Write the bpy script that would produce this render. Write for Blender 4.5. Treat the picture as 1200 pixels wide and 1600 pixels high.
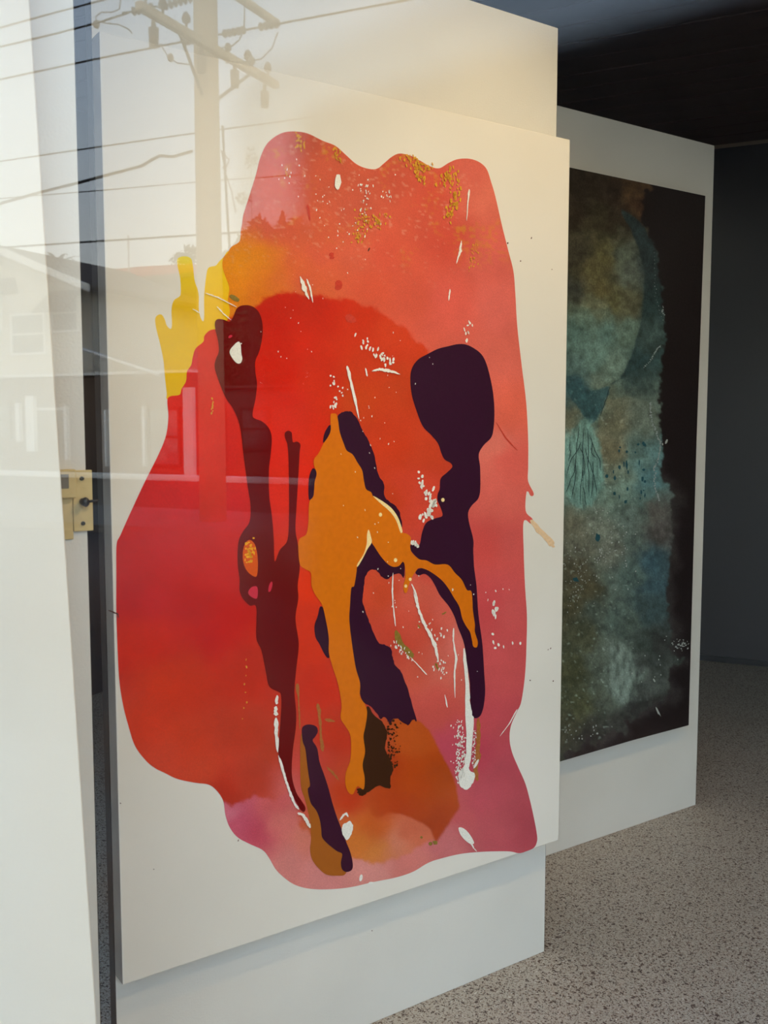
import bpy, bmesh, math, random
import numpy as np
from mathutils import Vector, Matrix

for o in list(bpy.data.objects): bpy.data.objects.remove(o)
SC = bpy.context.scene
COL = SC.collection
random.seed(7); RNG = np.random.default_rng(7)
rad = math.radians

# ------------------------------------------------------------------ camera
F, PITCH, YAW, CAMZ = 1532.27, rad(5.038), rad(26.0), 1.4154     # focal length in pixels of the 1200x1600 frame
GLASS_Y = 0.0265                                                 # the phone is held close to the shop window
cam_d = bpy.data.cameras.new('camera'); cam = bpy.data.objects.new('camera', cam_d); COL.objects.link(cam)
cam.location = (0, 0, CAMZ); cam.rotation_euler = (rad(90) - PITCH, 0, YAW)
cam_d.sensor_fit = 'VERTICAL'; cam_d.sensor_height = 9.8; cam_d.lens = F / 1600 * 9.8
cam_d.clip_start = 0.001; cam_d.clip_end = 500
cam_d.dof.use_dof = True; cam_d.dof.focus_distance = 2.6; cam_d.dof.aperture_fstop = 2.5
SC.camera = cam

# ------------------------------------------------------------------ world, sun, exposure
world = bpy.data.worlds.new('sky'); SC.world = world; world.use_nodes = True
wn = world.node_tree.nodes; wl = world.node_tree.links; wn.clear()
w_out = wn.new('ShaderNodeOutputWorld'); w_bg = wn.new('ShaderNodeBackground')
w_tc = wn.new('ShaderNodeTexCoord'); w_sep = wn.new('ShaderNodeSeparateXYZ'); w_ramp = wn.new('ShaderNodeValToRGB')
wl.new(w_tc.outputs['Generated'], w_sep.inputs[0]); wl.new(w_sep.outputs['Z'], w_ramp.inputs[0])
wl.new(w_ramp.outputs[0], w_bg.inputs[0]); wl.new(w_bg.outputs[0], w_out.inputs[0])
cr = w_ramp.color_ramp
cr.elements[0].position = 0.0; cr.elements[0].color = (1.0, 0.95, 0.84, 1)
cr.elements[1].position = 1.0; cr.elements[1].color = (0.27, 0.44, 0.80, 1)
for p_, c_ in ((0.10, (0.90, 0.94, 0.93)), (0.28, (0.66, 0.80, 0.97)), (0.45, (0.50, 0.67, 0.93))):
    e_ = cr.elements.new(p_); e_.color = (*c_, 1)
w_bg.inputs[1].default_value = 3.0
sun_d = bpy.data.lights.new('sun', 'SUN'); sun = bpy.data.objects.new('sun', sun_d); COL.objects.link(sun)
sun_d.energy = 1.6; sun_d.angle = rad(0.6); sun_d.color = (1.0, 0.88, 0.70)
sun.rotation_euler = Vector((-0.45, -0.80, -0.55)).to_track_quat('-Z', 'Y').to_euler()
SC.view_settings.view_transform = 'Standard'; SC.view_settings.look = 'None'
SC.view_settings.gamma = 1; SC.view_settings.use_curve_mapping = False
SC.view_settings.exposure = 0.53

# ------------------------------------------------------------------ geometry of the view (for measuring only)
RIGHT = np.array([math.cos(YAW), math.sin(YAW), 0]); FWD = np.array([-math.sin(YAW), math.cos(YAW), 0])
def ray(px, py):
    x = (np.asarray(px, float) - 600) / F; y = -(np.asarray(py, float) - 800) / F
    c, s = math.cos(PITCH), math.sin(PITCH)
    w = c + s * y; up = -s + c * y
    return x[..., None] * RIGHT + w[..., None] * FWD + up[..., None] * np.array([0, 0, 1.0])
def on_depth(px, py, Y):            # the point of plane y = Y seen at a pixel
    v = ray(px, py); return v * (Y / v[1]) + np.array([0, 0, CAMZ])
def street(px, py, D):              # a point out on the street, D metres from the window, from its mirror image in the pane
    p = on_depth(px, py, D); return Vector((p[0], 2 * GLASS_Y - p[1], p[2]))

# ------------------------------------------------------------------ helpers
def lin(c):
    c = np.asarray(c, float) / 255.0
    return np.where(c <= 0.04045, c / 12.92, ((c + 0.055) / 1.055) ** 2.4)
def tag(o, label=None, cat=None, group=None, kind=None):
    if label: o['label'] = label
    if cat: o['category'] = cat
    if group: o['group'] = group
    if kind: o['kind'] = kind
    return o
def empty(name, loc=(0, 0, 0), rz=0.0, parent=None):
    o = bpy.data.objects.new(name, None); COL.objects.link(o); o.location = loc; o.rotation_euler = (0, 0, rz)
    o.empty_display_size = 0.05
    if parent: o.parent = parent
    return o
class MB:
    def __init__(self): self.v = []; self.f = []
    def add(self, v, f):
        b = len(self.v); self.v += [tuple(p) for p in v]; self.f += [tuple(i + b for i in q) for q in f]; return self
    def box(self, x0, x1, y0, y1, z0, z1):
        v = [(x, y, z) for z in (z0, z1) for y in (y0, y1) for x in (x0, x1)]
        return self.add(v, [(0, 2, 3, 1), (4, 5, 7, 6), (0, 1, 5, 4), (2, 6, 7, 3), (0, 4, 6, 2), (1, 3, 7, 5)])
    def tube(self, pts, r, n=8, cap=True):
        pts = [Vector(p) for p in pts]; rs = r if isinstance(r, (list, tuple)) else [r] * len(pts)
        b = len(self.v); a = None
        for i, p in enumerate(pts):
            t = (pts[min(i + 1, len(pts) - 1)] - pts[max(i - 1, 0)]).normalized()
            if a is None: a = t.orthogonal().normalized()
            a = (a - t * a.dot(t)).normalized(); bt = t.cross(a)
            for k in range(n):
                q = 2 * math.pi * k / n
                self.v.append(tuple(p + (a * math.cos(q) + bt * math.sin(q)) * rs[i]))
        for i in range(len(pts) - 1):
            for k in range(n):
                k2 = (k + 1) % n
                self.f.append((b + i * n + k, b + i * n + k2, b + (i + 1) * n + k2, b + (i + 1) * n + k))
        if cap:
            self.f.append(tuple(b + k for k in reversed(range(n)))); self.f.append(tuple(b + (len(pts) - 1) * n + k for k in range(n)))
        return self
    def ball(self, c, r, n=10, m=6):
        c = Vector(c); r = r if isinstance(r, (tuple, list)) else (r, r, r); b = len(self.v)
        for j in range(m + 1):
            th = math.pi * j / m
            for k in range(n):
                ph = 2 * math.pi * k / n
                self.v.append((c.x + r[0] * math.sin(th) * math.cos(ph), c.y + r[1] * math.sin(th) * math.sin(ph), c.z + r[2] * math.cos(th)))
        for j in range(m):
            for k in range(n):
                k2 = (k + 1) % n
                self.f.append((b + j * n + k, b + (j + 1) * n + k, b + (j + 1) * n + k2, b + j * n + k2))
        return self
    def prism(self, poly, y0, y1):                          # polygon of (x, z) extruded along y
        n = len(poly); v = [(p[0], y0, p[1]) for p in poly] + [(p[0], y1, p[1]) for p in poly]
        f = [tuple(range(n)), tuple(reversed(range(n, 2 * n)))] + [(i, i + n, (i + 1) % n + n, (i + 1) % n) for i in range(n)]
        return self.add(v, f)
    def build(self, name, mat, parent=None, smooth=False, bevel=0.0, seg=2):
        me = bpy.data.meshes.new(name); me.from_pydata(self.v, [], self.f); me.validate()
        bm = bmesh.new(); bm.from_mesh(me); bmesh.ops.recalc_face_normals(bm, faces=bm.faces)
        if bevel: bmesh.ops.bevel(bm, geom=list(bm.edges), offset=bevel, segments=seg, affect='EDGES', profile=0.5)
        bm.to_mesh(me); bm.free()
        if smooth: me.shade_smooth()
        o = bpy.data.objects.new(name, me); COL.objects.link(o)
        if mat: me.materials.append(mat)
        if parent: o.parent = parent
        return o
def copy_mesh(o, parent, loc=None, rot=None):
    c = o.copy(); COL.objects.link(c); c.parent = parent
    if loc is not None: c.location = loc
    if rot is not None: c.rotation_euler = rot
    return c

def mat(name, c, rough=0.6, spec=0.3, noise=None, bump=None, metal=0.0, c2=None, coord='Object'):
    """plain procedural material: colour c (0-255 sRGB), optional mottling towards c2 by noise=(scale, detail, lo, hi), bump=(scale, strength)"""
    m = bpy.data.materials.new(name); m.use_nodes = True; n = m.node_tree.nodes; l = m.node_tree.links
    b = n['Principled BSDF']; b.inputs['Roughness'].default_value = rough; b.inputs['Specular IOR Level'].default_value = spec
    b.inputs['Metallic'].default_value = metal; col = (*lin(c), 1); b.inputs['Base Color'].default_value = col
    tc = n.new('ShaderNodeTexCoord')
    if noise and c2 is not None:
        t = n.new('ShaderNodeTexNoise'); t.inputs['Scale'].default_value = noise[0]; t.inputs['Detail'].default_value = noise[1]
        r = n.new('ShaderNodeValToRGB'); r.color_ramp.elements[0].position = noise[2]; r.color_ramp.elements[1].position = noise[3]
        r.color_ramp.elements[0].color = col; r.color_ramp.elements[1].color = (*lin(c2), 1)
        l.new(tc.outputs[coord], t.inputs['Vector']); l.new(t.outputs['Fac'], r.inputs[0]); l.new(r.outputs[0], b.inputs['Base Color'])
    if bump:
        t = n.new('ShaderNodeTexNoise'); t.inputs['Scale'].default_value = bump[0]; t.inputs['Detail'].default_value = 3
        u = n.new('ShaderNodeBump'); u.inputs['Strength'].default_value = bump[1]; u.inputs['Distance'].default_value = 0.002
        l.new(tc.outputs[coord], t.inputs['Vector']); l.new(t.outputs['Fac'], u.inputs['Height']); l.new(u.outputs[0], b.inputs['Normal'])
    return m

M = {}
M['panel'] = mat('panel_white', (229, 224, 214), 0.55, 0.25, bump=(220, 0.25), noise=(3, 3, 0.4, 0.75), c2=(223, 218, 208))
M['panel_edge'] = mat('panel_edge_grey', (58, 52, 47), 0.7, 0.2)
M['canvas'] = mat('canvas_white', (237, 229, 216), 0.75, 0.15, bump=(900, 0.2), noise=(2.5, 4, 0.42, 0.75), c2=(231, 223, 209))
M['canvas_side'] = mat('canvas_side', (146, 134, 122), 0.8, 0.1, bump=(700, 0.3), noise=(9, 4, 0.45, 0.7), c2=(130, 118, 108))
M['wall_dark'] = mat('wall_dark_paint', (60, 58, 61), 0.42, 0.35, bump=(140, 0.12))
M['ceiling'] = mat('ceiling_board_dark', (92, 70, 62), 0.45, 0.35, bump=(40, 0.2), noise=(6, 5, 0.4, 0.7), c2=(78, 59, 52))
M['ceiling_gap'] = mat('ceiling_backing', (190, 170, 150), 0.9, 0.1)  # pale colour stands in for light caught along the plank edges
M['base'] = mat('baseboard_dark', (45, 45, 48), 0.4, 0.4)
M['brass'] = mat('lock_cream_metal', (214, 188, 130), 0.4, 0.45, noise=(60, 3, 0.4, 0.7), c2=(205, 178, 120))
M['screw'] = mat('screw_dark_steel', (70, 66, 58), 0.35, 0.5, metal=0.8)
M['black'] = mat('black_enamel', (30, 27, 28), 0.35, 0.5)
M['slot'] = mat('slot_grey', (120, 112, 98), 0.5, 0.3)

# terrazzo
def terrazzo():
    m = bpy.data.materials.new('terrazzo'); m.use_nodes = True; n = m.node_tree.nodes; l = m.node_tree.links
    b = n['Principled BSDF']; b.inputs['Roughness'].default_value = 0.5; b.inputs['Specular IOR Level'].default_value = 0.3
    tc = n.new('ShaderNodeTexCoord'); base = None
    def mixc(fac, a, c):
        x = n.new('ShaderNodeMix'); x.data_type = 'RGBA'; l.new(fac, x.inputs[0])
        if isinstance(a, tuple): x.inputs[6].default_value = a
        else: l.new(a, x.inputs[6])
        x.inputs[7].default_value = c; return x.outputs[2]
    nz = n.new('ShaderNodeTexNoise'); nz.inputs['Scale'].default_value = 5; nz.inputs['Detail'].default_value = 4
    l.new(tc.outputs['Object'], nz.inputs['Vector'])
    col = mixc(nz.outputs['Fac'], (*lin((200, 188, 172)), 1), (*lin((182, 170, 154)), 1))
    for sc, lo, hi, c in ((180, 0.585, 0.62, (100, 82, 70)), (120, 0.615, 0.64, (72, 58, 50)), (260, 0.60, 0.64, (140, 112, 94)), (170, 0.66, 0.68, (226, 220, 208)), (95, 0.65, 0.67, (86, 72, 64))):
        t = n.new('ShaderNodeTexNoise'); t.inputs['Scale'].default_value = sc; t.inputs['Detail'].default_value = 1.5; t.inputs['Distortion'].default_value = 0.6
        mp = n.new('ShaderNodeMapping'); mp.inputs['Location'].default_value = (sc, sc * 0.7, 0.3)
        l.new(tc.outputs['Object'], mp.inputs[0]); l.new(mp.outputs[0], t.inputs['Vector'])
        r = n.new('ShaderNodeMapRange'); r.inputs[1].default_value = lo; r.inputs[2].default_value = hi
        l.new(t.outputs['Fac'], r.inputs[0]); col = mixc(r.outputs[0], col, (*lin(c), 1))
    l.new(col, b.inputs['Base Color']); return m
M['terrazzo'] = terrazzo()

def glass_mat():
    """clear pane: mirror reflection by Fresnel's law (Schlick), the rest passes straight through"""
    m = bpy.data.materials.new('window_glass'); m.use_nodes = True; n = m.node_tree.nodes; l = m.node_tree.links; n.clear()
    out = n.new('ShaderNodeOutputMaterial'); mx = n.new('ShaderNodeMixShader'); tr = n.new('ShaderNodeBsdfTransparent'); gl = n.new('ShaderNodeBsdfGlossy')
    gl.inputs['Roughness'].default_value = 0.0; tr.inputs[0].default_value = (0.97, 0.985, 0.975, 1)
    g = n.new('ShaderNodeNewGeometry'); dt = n.new('ShaderNodeVectorMath'); dt.operation = 'DOT_PRODUCT'
    l.new(g.outputs['Incoming'], dt.inputs[0]); l.new(g.outputs['Normal'], dt.inputs[1])
    def mt(op, a, b):
        x = n.new('ShaderNodeMath'); x.operation = op
        for i, q in enumerate((a, b)):
            if q is None: continue
            if isinstance(q, (int, float)): x.inputs[i].default_value = q
            else: l.new(q, x.inputs[i])
        return x.outputs[0]
    c = mt('ABSOLUTE', dt.outputs['Value'], None)
    f = mt('ADD', mt('MULTIPLY', mt('POWER', mt('SUBTRACT', 1.0, c), 5.0), 0.957), 0.043)
    l.new(f, mx.inputs[0]); l.new(tr.outputs[0], mx.inputs[1]); l.new(gl.outputs[0], mx.inputs[2]); l.new(mx.outputs[0], out.inputs[0])
    return m
M['glass'] = glass_mat()

def pigment(name, c=None, gain=1.0, rough=0.6, spec=0.2, grain=0.12, gscale=300, bump=0.15, big=0.0, attr=False):
    """paint: flat colour or the per-vertex pigment, with fine grain"""
    m = bpy.data.materials.new(name); m.use_nodes = True; n = m.node_tree.nodes; l = m.node_tree.links
    b = n['Principled BSDF']; b.inputs['Roughness'].default_value = rough; b.inputs['Specular IOR Level'].default_value = spec
    tc = n.new('ShaderNodeTexCoord')
    if attr: a = n.new('ShaderNodeAttribute'); a.attribute_name = 'pigment'; src = a.outputs['Color']
    else: a = n.new('ShaderNodeRGB'); a.outputs[0].default_value = (*(lin(c) * gain), 1); src = a.outputs[0]
    t = n.new('ShaderNodeTexNoise'); t.inputs['Scale'].default_value = gscale; t.inputs['Detail'].default_value = 4
    l.new(tc.outputs['Object'], t.inputs['Vector'])
    r = n.new('ShaderNodeMapRange'); r.inputs[1].default_value = 0.3; r.inputs[2].default_value = 0.7; r.inputs[3].default_value = 1 - grain; r.inputs[4].default_value = 1 + grain
    l.new(t.outputs['Fac'], r.inputs[0]); fac = r.outputs[0]
    if big:
        t2 = n.new('ShaderNodeTexNoise'); t2.inputs['Scale'].default_value = 14; t2.inputs['Detail'].default_value = 6
        l.new(tc.outputs['Object'], t2.inputs['Vector'])
        r2 = n.new('ShaderNodeMapRange'); r2.inputs[1].default_value = 0.3; r2.inputs[2].default_value = 0.7; r2.inputs[3].default_value = 1 - big; r2.inputs[4].default_value = 1 + big
        l.new(t2.outputs['Fac'], r2.inputs[0]); mm = n.new('ShaderNodeMath'); mm.operation = 'MULTIPLY'
        l.new(fac, mm.inputs[0]); l.new(r2.outputs[0], mm.inputs[1]); fac = mm.outputs[0]
    v = n.new('ShaderNodeVectorMath'); v.operation = 'SCALE'; l.new(src, v.inputs[0]); l.new(fac, v.inputs['Scale'])
    l.new(v.outputs[0], b.inputs['Base Color'])
    if bump:
        u = n.new('ShaderNodeBump'); u.inputs['Strength'].default_value = bump; u.inputs['Distance'].default_value = 0.001
        l.new(t.outputs['Fac'], u.inputs['Height']); l.new(u.outputs[0], b.inputs['Normal'])
    return m

# ------------------------------------------------------------------ the shop: floor, walls, ceiling, window
RX0, RX1, RY1, RZ = -3.6, 4.6, 6.09, 2.99
def struct(o): o['kind'] = 'structure'; return o
struct(MB().box(RX0 - .2, RX1 + .2, 0.0, RY1 + .2, -0.12, 0).build('floor', M['terrazzo']))
struct(MB().box(RX0, RX1, RY1, RY1 + .2, 0, 4.1).build('wall_back', M['wall_dark']))
struct(MB().box(RX0 - .2, RX0, 0.0, RY1 + .2, 0, 4.1).build('wall_left', M['wall_dark']))
struct(MB().box(RX1, RX1 + .2, 0.0, RY1 + .2, 0, 4.1).build('wall_right', M['wall_dark']))
struct(MB().box(RX0, RX1, RY1 - 0.012, RY1, 0, 0.035).build('baseboard_back', M['base'], bevel=0.003))
ceil = struct(MB().box(RX0 - .2, RX1 + .2, 0.03, RY1 + .2, RZ + 0.02, RZ + 0.2).build('ceiling', M['ceiling_gap']))
PW = 0.182
plank = MB().box(RX0, RX1, 0.002, PW - 0.002, RZ, RZ + 0.02).build('plank', M['ceiling'], ceil, bevel=0.004)
plank.location.y = 0.12
for i in range(1, int((RY1 - 0.12) / PW)):
    copy_mesh(plank, ceil, loc=(0, 0.12 + i * PW, random.uniform(-0.0015, 0.0015)))
# shop front: low sill, lintel with parapet, piers, and the one big pane
M['render'] = mat('shopfront_render', (150, 142, 130), 0.8, 0.1, bump=(60, 0.3))
M['frame'] = mat('window_frame_dark', (40, 38, 38), 0.4, 0.5)
WX0, WX1, WZ0, WZ1 = -3.2, 4.2, 0.10, 2.86
fr = MB().box(RX0 - .2, WX0, -0.04, 0.16, 0, 4.1).box(WX1, RX1 + .2, -0.04, 0.16, 0, 4.1).box(WX0, WX1, -0.04, 0.16, WZ1, 4.1).box(WX0, WX1, -0.04, 0.1, -0.1, WZ0)
struct(fr.build('wall_front', M['render']))
win = struct(empty('window_1', (0, GLASS_Y, WZ0)))
MB().box(WX0 + .02, WX1 - .02, 0.0, 0.006, 0.02, WZ1 - WZ0 - .02).build('pane', M['glass'], win)
for nm, b in (('frame', (WX0, WX0 + .03)), ('frame', (WX1 - .03, WX1))):
    MB().box(b[0], b[1], -0.02, 0.03, 0, WZ1 - WZ0).build(nm, M['frame'], win, bevel=0.003)
for z0, z1 in ((0, .03), (WZ1 - WZ0 - .03, WZ1 - WZ0)):
    MB().box(WX0 + .03, WX1 - .03, -0.02, 0.03, z0, z1).build('frame', M['frame'], win, bevel=0.003)

# ------------------------------------------------------------------ the display panels
PH = 2.4; TH = rad(55.306)                                  # all panels stand at this angle to the view
def gw(r, w): p = r * RIGHT + w * FWD; return Vector((p[0], p[1], 0))
DIR = Vector((*(math.sin(TH) * RIGHT + math.cos(TH) * FWD)[:2], 0)); NRM = Vector((DIR.y, -DIR.x, 0))
RZP = math.atan2(DIR.y, DIR.x)
A1 = gw(0.4338, 2.535); A2 = gw(1.1677, 3.5625); A0 = gw(-0.4530, 1.4950)
W1 = 1.184; W2 = 1.34; W0 = 1.08; PT = 0.03; CT = 0.044
def panel(right_end, width, label):
    t = empty('display_panel', right_end - DIR * width, RZP); tag(t, label, 'panel', 'white standing display panels')
    MB().box(0.004, width, 0, PT, 0, PH).build('board', M['panel'], t, bevel=0.002)
    bd = t.children[0]; bd.data.materials.append(M['panel_edge'])
    for f_ in bd.data.polygons:
        if abs(f_.normal.x) > 0.3: f_.material_index = 1
    return t
pan1 = panel(A1, W1, 'white standing panel behind the red abstract canvas')
pan2 = panel(A2, W2, 'white standing panel behind the dark teal painting')
pan0 = panel(A0, W0, 'white standing panel at the left edge with a cream lock on it')
# foot rail of the outer panel is hidden; the lock sits at its right edge
lk = empty('lock', (W0, 0, 0), 0, pan0)
zl = lambda py: CAMZ + (664 - py) / F * 1.495
lz0, lz1 = zl(828), zl(733)
MB().box(-0.024, 0.006, -0.006, -0.001, lz0, lz1).build('plate', M['brass'], lk, bevel=0.0012)
MB().box(-0.050, -0.024, -0.004, -0.001, zl(840), zl(770)).build('plate', M['brass'], lk, bevel=0.001)
cs = MB().box(-0.060, -0.021, -0.016, -0.001, zl(775), zl(731)).build('latch_case', M['brass'], lk, bevel=0.002)
MB().box(-0.046, -0.033, -0.0168, -0.0155, zl(760), zl(738)).build('slot', M['slot'], lk)
for y in (746, 816):
    MB().tube([(-0.010, -0.005, zl(y)), (-0.010, -0.0085, zl(y))], [0.0036, 0.003], 10).build('screw', M['screw'], lk)
kn = MB().tube([(-0.009, -0.004, zl(782)), (-0.009, -0.017, zl(782))], [0.006, 0.005], 12)
kn.ball((-0.009, -0.018, zl(782)), (0.0062, 0.005, 0.0075), 12, 8).tube([(-0.004, -0.019, zl(781)), (0.010, -0.022, zl(780))], [0.0022, 0.0016], 8)
kn.build('thumb_turn', M['black'], lk, smooth=True)

# ------------------------------------------------------------------ painting helpers
class Plane:
    """maps photo pixels to the picture plane of a painting: local x along the canvas, z up, y towards the wall"""
    def __init__(s, origin, off): s.o = np.array(origin); s.d = np.array(DIR); s.n = np.array(NRM); s.p = s.o + s.n * off
    def __call__(s, px, py):
        v = ray(px, py); c = np.array([0, 0, CAMZ]); k = ((s.p - c) @ s.n) / (v @ s.n)
        q = v * k[..., None] + c - s.o
        return q @ s.d, q[..., 2]
def smooth_closed(pts, k=5, jitter=0.0, seed=1):
    p = np.array(pts, float); n = len(p); t = np.linspace(0, 1, k, endpoint=False)[:, None]; out = []
    for i in range(n):
        a, b, c, d = p[i - 1], p[i], p[(i + 1) % n], p[(i + 2) % n]
        out.append(0.5 * ((2 * b) + (-a + c) * t + (2 * a - 5 * b + 4 * c - d) * t ** 2 + (-a + 3 * b - 3 * c + d) * t ** 3))
    q = np.vstack(out)
    if jitter: q = q + np.random.default_rng(seed).normal(0, jitter, q.shape)
    return q
def inside(poly, x, y):
    r = np.zeros(x.shape, bool); n = len(poly)
    for i in range(n):
        x0, y0 = poly[i - 1]; x1, y1 = poly[i]
        if y0 == y1: continue
        c = (y0 > y) != (y1 > y); r ^= c & (x < (x1 - x0) * (y - y0) / (y1 - y0) + x0)
    return r
def nearest(poly, x, y):
    bd = np.full(x.shape, 1e18); bx = x.copy(); by = y.copy()
    for i in range(len(poly)):
        a = poly[i - 1]; b = poly[i]; d = b - a; L = d @ d
        if L < 1e-12: continue
        t = np.clip(((x - a[0]) * d[0] + (y - a[1]) * d[1]) / L, 0, 1); qx = a[0] + t * d[0]; qy = a[1] + t * d[1]
        e = (qx - x) ** 2 + (qy - y) ** 2; m = e < bd; bd[m] = e[m]; bx[m] = qx[m]; by[m] = qy[m]
    return np.sqrt(bd), bx, by
def vnoise(x, y, s, seed=0, oct=3):
    out = np.zeros(x.shape); amp = 1.0; tot = 0
    for o in range(oct):
        g = np.random.default_rng(seed + o * 17).random((128, 128)); u = x / s * 2 ** o; v = y / s * 2 ** o
        i = np.floor(u).astype(int); j = np.floor(v).astype(int); fu = u - i; fv = v - j; fu = fu * fu * (3 - 2 * fu); fv = fv * fv * (3 - 2 * fv)
        G = lambda a, b: g[a % 128, b % 128]
        out += amp * ((G(i, j) * (1 - fu) + G(i + 1, j) * fu) * (1 - fv) + (G(i, j + 1) * (1 - fu) + G(i + 1, j + 1) * fu) * fv); tot += amp; amp *= 0.5
    return out / tot - 0.5
def rbf(pts, x, y, e=18.0, pw=1.7):
    P = np.array([p[:2] for p in pts], float); C = lin(np.array([p[2:5] for p in pts]))
    num = np.zeros((len(x), 3)); den = np.zeros(len(x))
    for p, c in zip(P, C):
        w = 1.0 / ((x - p[0]) ** 2 + (y - p[1]) ** 2 + e * e) ** pw; num += w[:, None] * c; den += w
    return num / den[:, None]
def mask(poly, x, y, soft, wob=0.0, ws=14, seed=3):
    poly = np.array(poly, float); d, _, _ = nearest(poly, x, y); d = np.where(inside(poly, x, y), d, -d)
    if wob: d = d + vnoise(x, y, ws, seed) * 2 * wob
    t = np.clip(d / (2 * soft) + 0.5, 0, 1); return (t * t * (3 - 2 * t))[:, None]
def mesh_np(name, v, quads, colors, m, parent):
    me = bpy.data.meshes.new(name); nq = len(quads)
    me.vertices.add(len(v)); me.vertices.foreach_set('co', v.astype(np.float32).ravel())
    me.loops.add(nq * 4); me.loops.foreach_set('vertex_index', quads.astype(np.int32).ravel())
    me.polygons.add(nq); me.polygons.foreach_set('loop_start', np.arange(0, nq * 4, 4, dtype=np.int32))
    me.update(calc_edges=True)
    a = me.color_attributes.new('pigment', 'FLOAT_COLOR', 'POINT')
    a.data.foreach_set('color', np.hstack([colors, np.ones((len(colors), 1))]).astype(np.float32).ravel())
    me.materials.append(m); o = bpy.data.objects.new(name, me); COL.objects.link(o); o.parent = parent
    return o
def stain(name, outline, cfun, plane, y, m, parent, step=2.5):
    """a soft-coloured stain: fine grid inside the outline, rim snapped onto it, pigment per vertex"""
    x0, y0 = outline.min(0) - step; x1, y1 = outline.max(0) + step
    gx = np.arange(x0, x1 + step, step); gy = np.arange(y0, y1 + step, step); nx, ny = len(gx), len(gy)
    X, Y = np.meshgrid(gx, gy); cx = (X[:-1, :-1] + step / 2); cy = (Y[:-1, :-1] + step / 2)
    keep = inside(outline, cx, cy); idx = np.arange(nx * ny).reshape(ny, nx)
    q = np.stack([idx[:-1, :-1], idx[1:, :-1], idx[1:, 1:], idx[:-1, 1:]], -1)[keep]
    cnt = np.bincount(q.ravel(), minlength=nx * ny); used = np.where(cnt > 0)[0]; rim = np.where((cnt > 0) & (cnt < 4))[0]
    X = X.ravel().copy(); Y = Y.ravel().copy()
    _, bx, by = nearest(outline, X[rim], Y[rim]); X[rim] = bx; Y[rim] = by
    remap = -np.ones(nx * ny, int); remap[used] = np.arange(len(used)); q = remap[q]; X = X[used]; Y = Y[used]
    s, z = plane(X, Y); v = np.stack([s, np.full(s.shape, y), z], 1)
    return mesh_np(name, v, q, np.clip(cfun(X, Y), 0, 0.95), m, parent)
def blob(name, polys, plane, y, m, parent, th=0.0006):
    """crisp pours of paint: outlines in photo pixels laid on the canvas plane with a little body"""
    vs = []; fs = []
    for p in polys:
        p = np.array(p, float); s, z = plane(p[:, 0], p[:, 1]); n = len(p); b = len(vs)
        vs += [(s[i], y, z[i]) for i in range(n)] + [(s[i], y + th, z[i]) for i in range(n)]
        fs.append(tuple(range(b, b + n))); fs += [(b + i, b + (i + 1) % n, b + n + (i + 1) % n, b + n + i) for i in range(n)]
    me = bpy.data.meshes.new(name); me.from_pydata(vs, [], fs)
    bm = bmesh.new(); bm.from_mesh(me); bmesh.ops.recalc_face_normals(bm, faces=bm.faces); bmesh.ops.triangulate(bm, faces=[f for f in bm.faces if len(f.verts) > 4])
    bm.to_mesh(me); bm.free(); me.materials.append(m); o = bpy.data.objects.new(name, me); COL.objects.link(o); o.parent = parent
    return o
def ribbon(path, w):
    p = np.array(path, float); w = np.array(w if hasattr(w, '__len__') else [w] * len(p), float) / 2
    k = 6; t = np.linspace(0, len(p) - 1, (len(p) - 1) * k + 1); P = np.stack([np.interp(t, range(len(p)), p[:, i]) for i in (0, 1)], 1); Wd = np.interp(t, range(len(p)), w)
    s = np.linspace(0, 1, len(t)); g = np.random.default_rng(int(abs(p.sum()) * 10) % 9973)
    Wd = Wd * np.clip(np.minimum(s, 1 - s) * 7 + 0.3, 0, 1)             # rounded ends, uneven width
    d = np.gradient(P, axis=0); d /= np.linalg.norm(d, axis=1)[:, None] + 1e-9; nn = np.stack([-d[:, 1], d[:, 0]], 1)
    r1 = 1 + g.normal(0, .22, len(t)); r2 = 1 + g.normal(0, .22, len(t))
    return np.vstack([P + nn * (Wd * r1)[:, None], (P - nn * (Wd * r2)[:, None])[::-1]])
def ell(cx, cy, rx, ry, a=0, n=14, jit=0.0, rng=None):
    q = np.linspace(0, 2 * np.pi, n, endpoint=False); r = np.ones(n)
    if jit: r = r + (rng or RNG).normal(0, jit, n)
    x = rx * np.cos(q) * r; y = ry * np.sin(q) * r; c, s = math.cos(a), math.sin(a)
    return np.stack([cx + c * x - s * y, cy + s * x + c * y], 1)

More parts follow.
